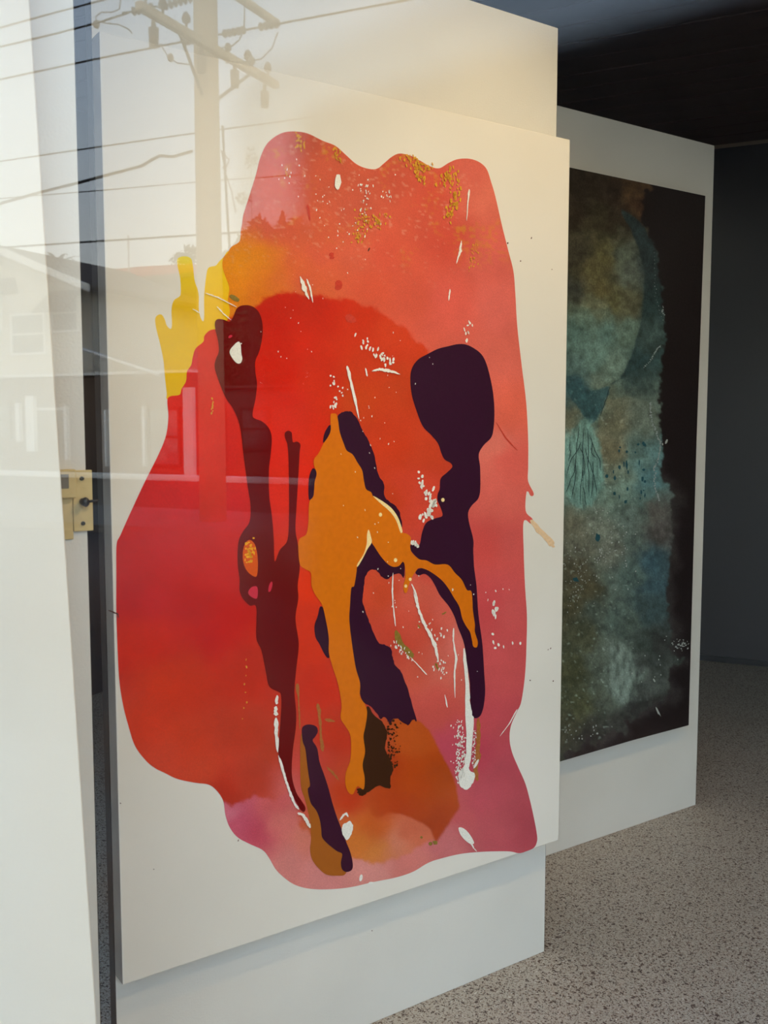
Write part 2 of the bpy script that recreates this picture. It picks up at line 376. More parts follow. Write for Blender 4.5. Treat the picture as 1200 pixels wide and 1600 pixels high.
# ------------------------------------------------------------------ ceiling spotlights over the panels (outside the frame), the last an added fill
M['lamp_metal'] = mat('lamp_black', (24, 24, 25), 0.4, 0.4)
M['lamp_glow'] = bpy.data.materials.new('lamp_glow'); M['lamp_glow'].use_nodes = True
_b = M['lamp_glow'].node_tree.nodes['Principled BSDF']; _b.inputs['Emission Color'].default_value = (1, .8, .55, 1); _b.inputs['Emission Strength'].default_value = 6
def spotlight(loc, target, watts, label, size=70):
    t = empty('spotlight', (loc[0], loc[1], RZ)); tag(t, label, 'lamp', 'ceiling spotlights')
    MB().tube([(0, 0, 0), (0, 0, -0.02)], .045, 20).build('mount', M['lamp_metal'], t); MB().tube([(0, 0, -0.02), (0, 0, -0.10)], .008, 10).build('stem', M['lamp_metal'], t)
    h = Vector((0, 0, -0.13)); d = (Vector(target) - Vector((loc[0], loc[1], RZ - .13))).normalized()
    MB().tube([h - d * .06, h - d * .055, h + d * .05, h + d * .06, h + d * .05], [.02, .036, .04, .04, .034], 20, False).build('head', M['lamp_metal'], t, smooth=True)
    MB().tube([h + d * .046, h + d * .048], .034, 20).build('bulb', M['lamp_glow'], t)
    ld = bpy.data.lights.new('spot_beam', 'SPOT'); lo = bpy.data.objects.new('spot_beam', ld); COL.objects.link(lo); lo.parent = t
    ld.energy = watts; ld.color = (1, .74, .42); ld.spot_size = rad(size); ld.spot_blend = 1.0; ld.shadow_soft_size = .035
    lo.location = h + d * .065; lo.rotation_euler = d.to_track_quat('-Z', 'Y').to_euler()
    return t
_c = A1 - DIR * 0.25
spotlight((_c.x + NRM.x * 1.25, _c.y + NRM.y * 1.25), (_c.x, _c.y, 1.45), 48, 'black ceiling spotlight aimed at the red painting', 90)
_c = A2 - DIR * 0.5
spotlight((_c.x + NRM.x * 1.3 + .5, _c.y + NRM.y * 1.3 + .3), (_c.x, _c.y, 1.0), 14, 'black ceiling spotlight aimed at the teal painting', 80)
spotlight((1.15, 1.55), (A0.x, A0.y, 1.15), 52, 'added black fill spotlight brightening the left panel', 60)  # added fill lamp, lifts and warms the left panel and leaning canvas
# ------------------------------------------------------------------ painting 1: the red pour
G1 = 1.06                                                    # pigment strength
art1 = empty('painting', A1 - DIR * W1, RZP)
tag(art1, 'large white canvas with a red and pink stain, orange and purple pours', 'painting')
Z0, Z1 = 0.3253, 2.1211
cv = MB().box(0.0045, 1.1874, -CT, -0.001, Z0, Z1).build('canvas', M['canvas'], art1, bevel=0.003)
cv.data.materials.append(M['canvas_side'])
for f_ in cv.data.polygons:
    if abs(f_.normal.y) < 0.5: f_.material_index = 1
pl1 = Plane(A1 - DIR * W1, CT)
LY = lambda k: -CT - 0.0004 * k - 0.0002

RED = smooth_closed([(376,360),(378,350),(380,336),(390,304),(400,272),(406,248),(416,226),(432,212),(448,206),(468,206),(484,210),(504,220),(524,228),(540,242),(556,256),(572,263),(588,264),(600,255),(612,245),(624,240),(640,243),(656,251),(672,260),(686,263),(700,255),(714,249),(732,248),(748,253),(760,264),(767,284),(774,308),(784,352),(794,392),(802,424),(805,460),(808,510),(815,572),(822,630),(825,688),(825,730),(825,752),(833.5,770),(832,775),(828,774),(823,766),(821,798),(832,811),(830,819),(818,814),(818,861),(820,914),(823,960),(822.6,999),(820.5,1050),(814.5,1095),(807,1113),(798,1134),(796,1155),(800,1176),(810,1200),(820.5,1224),(828,1251),(834,1278),(838.5,1302),(839,1314),(834,1324.5),(822,1330),(811,1333),(798,1330.5),(780,1330),(750,1331),(720,1334),(690,1341),(669,1348),(645,1362),(618,1371),(583,1378),(551,1385.5),(525,1388.7),(499,1389.5),(478,1387.6),(459,1381.6),(443.6,1371),(430.5,1358),(420,1340),(410,1328),(391,1319),(371.5,1308.5),(359,1293),(352,1273.5),(349,1252.5),(340,1237),(326,1226),(305,1223),(277,1217),(256,1207),(242,1200),(227.5,1188),(210.6,1165),(200.5,1134),(192,1100.6),(186,1060),(183,999),(181.6,949),(181.6,898),(182,851),(188,836),(205,798),(226,753),(247,711),(259,681),(263,651),(262,622),(280,617),(283.6,607.5),(290.5,595.5),(292,580.5),(298.6,570),(301,558),(305.5,544.5),(317.5,534),(319,525),(328,516),(342,513),(355,500),(359,486),(356,468),(358,450),(352,432),(347.5,417),(349,402),(355,396),(361,386),(374,377)])
YEL = smooth_closed([(262,624),(260.5,615),(257.5,588),(255.4,564),(250,537),(244,513),(242.5,498),(247,492),(253,492),(257.5,499.5),(260.5,508.5),(266.5,514),(268.6,507),(268,483),(271.6,469.5),(280,463.5),(282.4,457),(281.5,435),(277.6,417),(277,405),(286,400.5),(298,403.5),(301.6,417),(304,438),(309,453),(310.6,465),(310.6,483),(313,495),(317.5,503),(319,492),(319,462),(322,432),(325.6,418.5),(337,415),(341.5,409.5),(349,402),(358,392),(380,400),(400,440),(390,500),(350,530),(325,560),(310,600),(290,630)])
S1 = [(430,240,206,92,76),(470,215,192,84,62),(450,300,206,86,64),(420,340,208,92,74),(395,320,205,95,80),(520,260,206,90,64),(560,320,208,92,68),(620,280,205,86,64),(680,300,204,80,60),(730,270,216,102,86),(760,300,222,112,92),(500,400,214,90,64),(560,390,216,96,70),(600,400,214,86,64),(700,380,210,80,62),(770,400,220,100,88),(780,480,222,104,92),(700,470,218,92,78),(640,470,215,88,66),(580,450,212,84,58),(460,420,218,96,52),(790,560,222,104,88),(800,640,226,100,78),(800,720,220,94,82),(780,780,222,100,88),(770,700,226,116,100),(790,850,216,90,84),(760,850,212,78,72),(790,950,210,88,86),(765,950,205,74,76),(790,1050,206,84,84),(770,1120,200,78,84),(790,1200,190,72,84),(820,1290,180,66,78),(760,1250,194,76,88),(745,1180,192,66,82),(720,1280,200,86,90),(780,1300,190,80,88),(700,1320,206,112,112),(640,1345,216,122,112),(580,1365,222,142,132),(500,1375,218,134,128),(450,1350,214,128,120),(405,1300,188,64,84),(385,1285,190,70,95),(362,1270,204,108,126),(380,1250,196,86,104),(440,1290,212,112,104),(425,1260,205,90,90),(480,1310,216,122,104),(375,400,230,138,18),(400,400,228,132,20),(430,395,222,122,30),(362,420,232,140,14),(362,440,230,132,14),(400,440,226,122,24),(372,470,230,132,14),(400,462,220,110,20),(440,430,216,106,44),(455,390,212,88,62),(472,440,214,90,58),(450,365,210,88,62),(430,365,210,90,64)]
S2 = [(440,480,196,28,6),(500,490,202,38,12),(560,500,204,50,20),(620,530,204,62,30),(400,560,206,26,4),(440,600,206,26,4),(420,520,200,24,4),(500,600,208,44,16),(560,620,200,66,24),(620,600,200,66,28),(650,620,200,62,26),(600,560,204,58,26),(620,700,206,60,24),(660,700,206,66,34),(640,760,210,66,40),(660,780,212,70,50),(440,700,214,30,12),(470,750,220,36,12),(480,690,212,40,12),(360,600,204,34,26),(310,580,204,40,36),(290,640,200,26,16),(260,700,192,20,14),(330,700,206,30,26),(230,780,182,16,12),(300,800,184,16,14),(360,800,196,20,18),(200,850,178,12,12),(260,870,182,14,18),(350,880,188,16,18),(200,930,172,8,12),(240,930,176,10,14),(300,940,176,8,8),(360,950,184,6,2),(250,1000,190,26,6),(330,990,184,6,0),(200,1010,188,28,8),(300,1060,190,42,12),(380,1060,190,36,10),(250,1060,192,44,12),(220,1120,192,48,20),(300,1150,190,52,24),(380,1150,184,50,24),(260,1190,192,58,34),(320,1200,192,60,34),(355,1235,176,42,22),(400,1220,184,56,34),(420,1180,190,60,34),(475,900,230,52,12),(480,1000,214,50,18),(500,1080,206,44,20),(520,1150,196,50,24),(540,1250,190,54,22),(600,1250,188,70,24),(580,1290,206,92,34),(550,1312,212,118,46),(585,1325,216,128,60),(620,1318,216,128,100),(520,1300,206,100,60),(640,1300,205,100,70),(620,1000,206,70,50),(650,1050,206,86,64),(690,1050,212,102,86),(700,950,216,96,80),(650,930,216,94,74),(600,930,206,74,42),(680,1110,206,84,74),(700,1170,196,74,90),(720,1000,216,112,100),(660,980,208,80,60),(450,1230,208,96,90),(470,1200,206,70,60),(600,780,200,62,26),(690,870,210,70,60),(740,870,210,72,66)]
ARCH = [(380,488),(400,476),(418,464),(436,457),(460,458),(492,463),(520,464),(548,468),(576,478),(600,492),(620,504),(640,520),(656,536),(668,548),(700,600),(730,680),(722,760),(705,850),(742,930),(745,1050),(732,1130),(712,1200),(716,1262),(690,1300),(650,1328),(600,1350),(540,1340),(500,1318),(470,1290),(458,1240),(442,1244),(423,1252),(396,1244),(376,1254),(364,1259),(349,1250),(300,1270),(100,1270),(100,560),(325,512),(352,502),(368,492)]
LEAF = smooth_closed([(600,1110),(650,1125),(669,1140),(679.5,1158),(690,1179),(702,1200),(712,1224),(716,1248),(716,1263),(705,1281),(693,1299),(683,1314),(679,1311),(672,1296),(657,1285),(639,1276),(621,1271),(604,1271),(585,1276),(566,1240),(575,1180)], 4)
PINKB = [(349,1250),(364,1259),(376,1254),(396,1244),(398,1240),(400,1300),(395,1335),(330,1330),(330,1250)]
def red_col(x, y):
    wx = x + vnoise(x, y, 30, 5) * 26; wy = y + vnoise(x, y, 30, 9) * 26
    a = rbf(S1, wx, wy, 16); b = rbf(S2, wx, wy, 16)
    m = mask(ARCH, x, y, 3.5, 6.0, 10); c = a * (1 - m) + b * m
    m = mask(LEAF, x, y, 2.0, 2.0, 12, 8) * np.clip((x - 560) / 60, 0, 1)[:, None]
    leaf = rbf([(640,1150,196,84,26),(690,1230,180,72,18),(650,1220,188,70,14),(600,1200,184,60,16),(680,1290,172,62,18),(610,1260,180,62,20)], wx, wy); c = c * (1 - m) + leaf * m
    # watercolour blooms, flecks where the gesso shows
    g = vnoise(x, y, 60, 31, 4); c = c * (1 + 0.22 * g)[:, None]
    g = vnoise(x, y, 5, 41, 2)
    up = np.clip((470 - y) / 120, 0, 1) * np.clip((760 - x) / 60, 0, 1)
    k = np.clip((g + 0.06 * up - 0.27) / 0.06, 0, 1)[:, None] * (up * 0.22)[:, None]; c = c * (1 - k) + lin((235, 190, 160)) * k
    k = np.clip((vnoise(x, y, 40, 52, 3) - 0.05) / 0.2, 0, 1) * np.clip((430 - y) / 80, 0, 1) * np.clip((g - 0.02) / 0.1, 0, 1) * 0.7
    c = c * (1 - k[:, None]) + lin((206, 130, 40)) * k[:, None]
    return c * (G1 + 0.34 * np.clip((470 - x) / 200, 0, 1) * np.clip((y - 480) / 150, 0, 1))[:, None]  # lower left pigment brightened to make up for the dimmer light there
def yel_col(x, y):
    c = rbf([(250,505,226,186,10),(290,430,222,190,40),(290,480,220,176,14),(335,440,230,190,12),(350,470,232,184,8),(270,540,224,184,8),(310,520,222,180,6),(265,600,222,178,6),(290,400,235,215,120)], x, y)
    return c * (1 + 0.1 * vnoise(x, y, 40, 3))[:, None] * np.array([1.18, 1.12, 0.5])
stain('yellow_stain', YEL, yel_col, pl1, LY(0), pigment('paint_yellow', attr=True, grain=0.04, gscale=500), art1, 2.5)
M['red'] = pigment('paint_red_stain', attr=True, grain=0.10, gscale=420, bump=0.08, big=0.05, spec=0.1)
stain('red_stain', RED, red_col, pl1, LY(1), M['red'], art1, 2.5)
def P1(name, c, k, polys, gain=G1, spec=0.08, **kw):
    m = pigment('paint_' + name, c, gain, spec=spec, **kw)
    if 1 < len(polys) <= 14: return [blob(name, [p], pl1, LY(k) - 0.00002 * i, m, art1, 0.0004) for i, p in enumerate(polys)][0]
    return blob(name, polys, pl1, LY(k), m, art1, 0.0004)
C = smooth_closed
PURP = (52, 18, 40)
P1('purple_pour', PURP, 3, [C([(713,538),(726,538),(739,543.6),(752,554),(760,570),(766.7,596),(770.6,620),(772,646),(770.6,669.6),(766.7,684),(755,696),(747.5,710),(749.6,730),(750,761.5),(747,778.5),(736.5,790),(731,801),(732.5,816.6),(739,843),(739,861),(740.4,887.5),(744,915),(747,960),(753,1005),(756,1050),(757.5,1080),(755,1104),(750,1118),(742.5,1122),(736.5,1117.5),(734.4,1095),(733.5,1065),(729,1035),(724.5,1005),(715.5,981),(709.5,963),(700.5,946.5),(687,930),(679.5,915),(672,903),(663,896.6),(654,899),(648.6,895),(652.5,889),(660,886),(656,876),(646,866),(639,856),(643,851),(652.5,853),(656,848),(659,832),(665.6,816.6),(679,810),(690.6,806),(689,795.6),(683.5,782.5),(683.5,772),(686.6,764),(688,748),(697,739),(706,730),(703.7,723.4),(694.5,718),(689,707.7),(684,693),(673.5,680),(660,665.7),(650,640.7),(643,617),(640.7,593.5),(643,576),(652.5,562),(668,553),(684,545),(700,541)])], grain=0.08, rough=0.5)
P1('plum_pour', PURP, 3, [
  C([(527.5,650),(535,643.7),(542.5,642),(550,645),(558.7,656),(567.5,675),(576,690),(585,712.5),(590,740),(599,755),(600.5,775),(610,785),(622.5,797.5),(627.5,817.5),(626,827),(617,845),(628,862),(631,875),(631,902.5),(625,896),(615,897.5),(605,904.5),(595,900),(587.5,891),(577.5,891),(571,900),(567.5,920),(566,940),(572.5,960),(580,980),(590.6,1003.6),(601,1007.5),(610,1013),(613,1027),(617,1039),(626,1049.5),(635,1072),(643,1098),(650.4,1125.7),(645.7,1124),(642,1127),(637,1132.7),(627,1127),(621,1123),(613,1124),(609,1132),(601,1120),(594.5,1123),(588,1114),(577.5,1103),(564,1090),(550,1032),(540,980),(536,940),(530,880),(520,800),(515,720),(520,670)], 5, 0.35, 9),
  C([(515.5,664),(510,670),(506,679),(504.5,691),(510,690),(518,676)]),
  C([(490,732),(486,735),(482,750),(482.5,780),(490,776),(495,755),(498,740)]),
  C([(500,947.5),(496,962.5),(491,977.5),(492.5,995),(498.7,1006),(506.6,1022),(513,1028),(518,1015),(515,985),(508,955)])], grain=0.08, rough=0.5)
P1('maroon_pour', (100, 0, 3), 4, [C([(335.5,504),(340,498.6),(350.5,500),(358,502.5),(364,495),(370,481.5),(380.5,477),(394,479),(404.5,489),(409.6,507),(409,528),(404.5,549),(398.5,564),(398.5,582),(401,600),(398.5,624),(394.6,642),(395.5,652.5),(409,658.5),(419.5,669),(424,684),(422.5,708),(419.5,735),(420,774),(424,804),(427,840),(428,872),(430,876),(436.7,859),(448.5,844),(451,810),(451,760),(450.5,720),(448.8,695),(445,684),(445,676),(450,673),(455,676),(456,685),(457.5,691),(463.8,690),(468.8,695),(467.5,707),(465.5,745),(462.5,795),(461,827),(463.8,845),(467.5,867),(467.5,890),(464.5,915),(465.5,935),(461,965),(465,995),(466,1012),(462,1048),(459.4,1080),(462,1111),(461.5,1137.5),(456.7,1174),(455.4,1211),(462,1237),(470,1250),(476.4,1261),(475,1268),(470,1266),(462,1253),(452.8,1234.6),(445,1216),(439.7,1198),(434.4,1174),(437,1137.5),(439,1106),(438.4,1085),(433,1080),(420,1072),(415,1050),(408,1016),(400,996),(400,949),(389.5,946),(379,935),(374,922),(374,905),(371,881),(372,847.5),(379,830.6),(389.5,815),(391,789),(386.5,759),(380.5,714),(374.5,666),(364,639),(352,621),(340,591),(335,573),(337,561),(341.5,549),(340,531),(336.4,516)])], grain=0.06, gain=1.15, rough=0.5)
P1('orange_pour', (216, 112, 12), 5, [C([(516,647.5),(520,646),(525,647.5),(527.5,657.5),(530,675),(536,692.5),(541,704),(550,710),(557.5,722.5),(565,735),(567.5,750),(571,764),(579,769),(582.5,776),(595,785),(607.5,797.5),(617.5,810),(626,830),(635,834),(641,840),(640,852.5),(641,860),(645,866.5),(655,874),(665.6,875.6),(679,882),(698.4,882),(710,895),(720.7,906),(728.6,921.6),(735,923),(737,934),(738,954),(741,975),(741,987),(745.5,1002),(744,1011),(738.6,1009.5),(736.5,999),(733.5,987),(727.5,978),(721.5,966),(717,948),(708,933),(699,918),(688,905),(671,892.7),(660,888),(652.5,887.5),(648.7,892.5),(642.5,902.5),(637.5,915),(635,925),(631,925.5),(629.5,915),(632.5,902.5),(632,885),(628.7,877.5),(622.5,884),(613.7,885.5),(605,881),(595,870),(585,855),(579.5,846),(575,827.5),(572.5,852.5),(565,872.5),(557.5,884),(556,895),(552.5,915),(548,919),(546,945),(545,970),(549,1005),(555,1043),(561.7,1066.6),(561.7,1087.6),(569.6,1100.7),(572.8,1114),(570,1135),(567,1150.6),(569.6,1174),(565.7,1195),(569,1216),(567,1233),(557.8,1228),(551,1240),(544.7,1238.5),(539.4,1226.7),(539.4,1208),(547,1185),(547,1150.6),(539.4,1135),(531.5,1121.7),(533,1100.7),(527.6,1069),(518.4,1040),(513,1019),(513,996),(508.7,970),(502.5,945),(492.5,930),(486,915),(485,895),(476,889),(467.5,880),(466,845),(477.5,835),(481,817.5),(482.5,785),(489,775),(491,752.5),(494,740),(490,727.5),(490,717.5),(497.5,707.5),(504,694),(511,684),(516,672.5),(515.5,657.5)])], grain=0.05, gscale=90)
P1('cream_edge', (244, 214, 150), 6, [C([(575,827.5),(579,840),(579.5,848),(573,858),(566,872),(558,885),(557.5,881),(567,866),(572,850),(572.5,836)]),
  C([(582,775),(595,782),(607,790.5),(615,799),(622,811),(627.5,828),(627,832),(624.5,831),(618,813),(608,799),(595,787.5)]),
  ell(593.5,804,2.6,3.2), ell(617,875,2.6,3.2), ell(640,905,2.2,2.6), ell(633,915.5,2.2,2.6), ell(691,781,2.6,3)])
P1('brown_smear', (58, 30, 12), 4.5, [C([(573,1103),(583,1116),(590,1122),(598.5,1130),(604,1148),(601,1169),(609,1187),(613.4,1203),(609,1216),(609.5,1230.6),(601,1230.6),(592,1226.7),(582.7,1232),(575,1237),(565.7,1243),(559,1240),(557.8,1232),(564,1230),(566,1216),(560,1195),(562,1150.6),(566,1127)], 4, 0.5)])
P1('brown_specks', (66, 36, 14), 4.6, [ell(605 + abs(RNG.normal(0, 9)) , RNG.uniform(1125, 1200), RNG.uniform(.5, 2.2), RNG.uniform(.5, 2.6), RNG.uniform(0, 3), 7) for _ in range(90)])['kind'] = 'stuff'
P1('umber_tail', (168, 92, 28), 3, [C([(470,1148),(468.6,1190),(470,1229),(476.4,1250),(484,1282),(485.6,1311),(484,1326.5),(487,1342),(496,1355),(509,1366),(525,1368),(540,1364),(540,1335),(520,1310),(505,1270),(490,1200),(480,1150)])], grain=0.05)
P1('violet_stroke', (58, 20, 42), 4, [C([(471,1140),(475,1133.5),(484,1131.7),(493.5,1135),(496,1142.7),(492,1150.6),(488,1157),(495,1169),(498.7,1190),(505,1208),(512,1229),(518.4,1253),(525,1274),(533,1295),(540.7,1316),(547,1332),(550.7,1350),(548.6,1359),(540.7,1362),(534,1358),(532,1347.5),(534,1334),(525,1329),(512,1318.6),(502.7,1308),(501.4,1295),(498.7,1279),(493.5,1266),(485.6,1255.6),(481.7,1242.5),(480.4,1232),(484,1226.7),(481.7,1211),(479,1190),(476.4,1169),(472.5,1158.5)])], grain=0.1, rough=0.5)
P1('ochre_strokes', (170, 100, 48), 3.2, [ribbon([(496,1099),(499,1120),(501,1150),(504,1174)], [7,4,4,6]), ribbon([(507,1124),(514,1125),(523,1127)], [3,5,2]), ribbon([(510,1198),(520,1208),(529,1219)], [2,4,2]), ribbon([(464,1068),(466,1090),(468,1140)], [7,2,2]),
  ribbon([(747,1122),(747,1150),(746,1185),(742,1200),(745.5,1220)], [7,6,8,5,7])], grain=0.2)
P1('olive_strokes', (140, 112, 46), 3.2, [C([(617,985),(624,990),(630,1005),(640,1014),(646,1024),(642,1028),(630,1016),(618,1002)], 4, 0.4), ribbon([(690,960),(697,956)], 2), ribbon([(652,976),(656,982)], 2),
  ribbon([(680,1036),(684,1046)], 3), ell(366,466,9,4,0.5,10,0.1), ell(672,1318,3,3), ell(679,1316,4,4,0,9,0.2), ell(658,1308,2,2)], grain=0.2)
WHT = (236, 230, 218)
def beads(path, w, n, jit=1.0, seed=2):
    g = np.random.default_rng(seed); p = np.array(path, float); t = np.linspace(0, len(p) - 1, n); out = []
    for u in t:
        x = np.interp(u, range(len(p)), p[:, 0]) + g.normal(0, jit); y = np.interp(u, range(len(p)), p[:, 1]) + g.normal(0, jit)
        out.append(ell(x, y, w * g.uniform(.5, 1.2), w * g.uniform(.8, 2.4), g.uniform(-.4, .4), 8, 0.15, g))
    return out
wh = [C([(358,549),(364,540),(371.5,534),(375,538.5),(376,552),(377.5,561),(374.5,567.6),(368.5,567),(361,558)]),
  ribbon([(432,1086),(431,1100)], [5,5]), ribbon([(430.5,1103),(430,1118)], [5,6]), ribbon([(430.5,1121),(431,1144),(433,1175)], [6,6,3]), ribbon([(434,1180),(440,1198),(446,1220),(451,1235),(460,1256),(466,1264)], [3,4,3.5,3.5,4,4]), ribbon([(464,1270),(472,1272),(479,1283),(484,1293)], [4,4,5,3]),
  C([(724.5,1012),(729,1041),(732,1068),(733.5,1095),(736.5,1116),(739.5,1123.5),(737,1155),(734,1188),(732,1202),(741,1209),(738,1222.5),(729,1233),(720,1230),(715.5,1218),(718.5,1203),(724.5,1194),(728,1155),(726,1116),(726,1068),(723,1032)], 4, 0.35),
  ribbon([(645,924),(649,938),(654,954),(662,975),(672,993),(680,1012),(684,1034)], [2,3.5,4,4.5,5,5,3]), ribbon([(642,912),(648,925),(652,940)], [2,2.5,1.5]),
  C([(715.5,1293),(723,1293.6),(732,1302),(739.5,1315.5),(735,1318.5),(726,1312.5),(718.5,1303.5)]), ribbon([(735,1317),(739,1324),(744,1330)], [3,1.5,1]),
  C([(533,1295),(535.5,1287),(541,1285),(546,1282),(550.5,1292),(547,1305.5),(540.7,1312),(535.5,1305.5)], 4, 0.4), ribbon([(530,1281),(536,1273),(540,1270),(543,1276)], [2.5,3,3,2]), ell(563,1371,2.5,5.5,0.2), ell(579,1379,4,2),
  ribbon([(613,895),(612,920),(613,945),(617,978)], [1.5,2,1.5,2]), ribbon([(640,1026),(655,1042),(666,1054)], [1,1.2,2]), ribbon([(708,981),(707,1000),(712,1030),(709,1050),(710,1090)], [3,2,3,2,1.5]), ribbon([(694,1085),(698,1105)], [1.5,2]),
  ribbon([(807,1108),(795,1130),(780,1150)], [2,1.2,.6]), ribbon([(468,432),(474,450),(482,468)], [3,7,2]), ribbon([(478,436),(484,452),(488,473)], [2,3,1.2]), ribbon([(320,458),(340,465),(369,480)], [1.2,1.6,1.2]), ribbon([(338,479),(348,490),(360,500)], [1.2,1.6,1]), ribbon([(300,483),(306,486),(312,490)], 1.4),
  ribbon([(541,572),(546,592),(554,625),(560,655)], [5,4,4,1.2]), ribbon([(580,580),(592,577),(606,579),(624,585)], [1.5,4,5,2]), ribbon([(570,575),(573,588)], [2,3]),
  ell(527,285,5,13,0.05,12,.08), ell(376,537,1,1), ell(743,1193,2,8,0.5), ribbon([(732,296),(730,318),(728,345)], [3,1.6,1]), ribbon([(720,376),(718,392),(712,412)], [1.5,4,1]), ribbon([(702,452),(700,470)], [3,1.2])]
wh += beads([(655,740),(658,760)], 2.0, 6, 2, 5) + beads([(664,762),(672,775),(680,785),(668,800),(665,808)], 2.2, 34, 5, 6) + beads([(645,848),(652,850)], 2, 7, 2, 7)
wh += beads([(563,530),(578,545),(592,552)], 1.6, 14, 5, 8) + beads([(590,555),(612,565)], 1.8, 14, 5, 9) + beads([(520,590),(524,605),(545,615)], 1.5, 12, 4, 10) + beads([(525,620),(520,640)], 1.5, 9, 3, 11)
wh += beads([(770,940),(774,965)], 2.4, 9, 2.5, 12) + beads([(766,995),(772,1010),(785,1008),(813,1004)], 1.8, 7, 1.5, 13) + beads([(700,930),(816,925)], 1.0, 9, 9, 14) + beads([(660,975),(690,985),(684,1000)], 1.2, 14, 4, 15)
wh += beads([(612,1006),(640,1028)], 1.2, 22, 4, 16) + beads([(684,1030),(690,1055)], 1.3, 16, 4, 17) + beads([(716,1130),(718,1180),(716,1215)], 0.9, 170, 4.5, 18) + beads([(742,1140),(738,1200)], 0.8, 40, 1.5, 19) + beads([(738,505),(725,525)], 1.6, 8, 3, 20)
wh += beads([(560,285),(572,300),(565,330)], 1.0, 26, 7, 21) + beads([(425,250),(500,300),(540,400),(590,300)], 0.9, 50, 16, 22) + beads([(600,300),(608,310)], 1.0, 10, 4, 23) + beads([(640,560),(560,700),(600,930),(700,1050)], 0.7, 60, 26, 24) + beads([(440,560),(480,470)], 0.6, 14, 20, 25)
P1('white_splashes', WHT, 6.5, wh, gain=1.05)['kind'] = 'stuff'
yf = beads([(467,212),(470,232)], 1.4, 26, 3, 31) + beads([(522,232),(530,255)], 1.2, 22, 3, 32) + beads([(632,246),(655,262),(668,258)], 1.4, 60, 6, 33) + beads([(650,272),(660,282)], 1.5, 22, 4, 34) + beads([(686,285),(705,268),(712,305),(704,330)], 1.5, 90, 5, 35) + beads([(560,330),(580,345),(600,345)], 1.3, 50, 6, 36) + beads([(555,380),(566,350)], 1.2, 36, 5, 37) + beads([(448,276),(445,264)], 1, 8, 2, 38) + beads([(742,380),(735,420)], 0.9, 26, 4, 39) + beads([(700,330),(702,345)], 1.2, 16, 4, 40)
yf += beads([(386,1030),(384,1075),(382,1120)], 1.0, 8, 2, 41) + beads([(330,625),(331,650)], 1.1, 12, 2, 42)
P1('gold_flecks', (222, 160, 50), 6.4, yf, gain=1.0)['kind'] = 'stuff'
P1('ember_eye', (220, 84, 8), 6, [C([(389.5,843.5),(397,850),(401,865),(402,885),(400,900),(393,899),(384,890),(379,876),(379,860),(383,848)])])
P1('ember_dots', (240, 170, 20), 6.6, [ell(389 + RNG.normal(0, 4.5), 866 + RNG.normal(0, 9), RNG.uniform(1, 2.6), RNG.uniform(1, 2.8), 0, 8) for _ in range(34)])['kind'] = 'stuff'
P1('rose_eye', (206, 44, 66), 6, [C([(387,926),(392,917.5),(401,917),(401,934),(393,933)]), ell(421.6,916.7,2.5,8.5,0.25), ell(359,526,3.5,2,-.6), C([(360,552),(365,556),(368,566),(362,560)])])
P1('beige_drip', (228, 192, 152), 2, [C(ribbon([(829,812),(838,823),(850,836),(862,850),(866,855)], [7,8,8,9,6])[::2], 3)])
P1('dark_specks', (96, 56, 44), 2, [ell(x, y, a, b, 0.4, 7) for x, y, a, b in ((793,380,1.2,1.5),(830,372,.7,1.8),(813,408,1,1.1),(862,421,.6,.8),(828,1063,1.3,.9),(864,1064,.9,1.2),(860,1013,.6,1.6),(856,1015,.5,1.2),(372,1313,.6,2),(240,1358,.8,.8),(581,1454,.9,.9),(188,1255,1.2,.8),(576,390,1.2,3.5))])
P1('thread', (70, 40, 36), 7, [ribbon([(168,953),(176,956),(183,959),(185,965)], [1.6,2,2.4,1.5])])
P1('red_scratches', (196, 62, 44), 3.1, [ribbon([(775,660),(790,685),(808,704)], [.8,2,1.5]), ribbon([(480,320),(484,345)], [5,3]), ribbon([(516,395),(520,405)], [9,6]), ell(528,446,6,8,0,10,.1), ell(547,498,9,6,.4,10,.1)], gain=1.1)
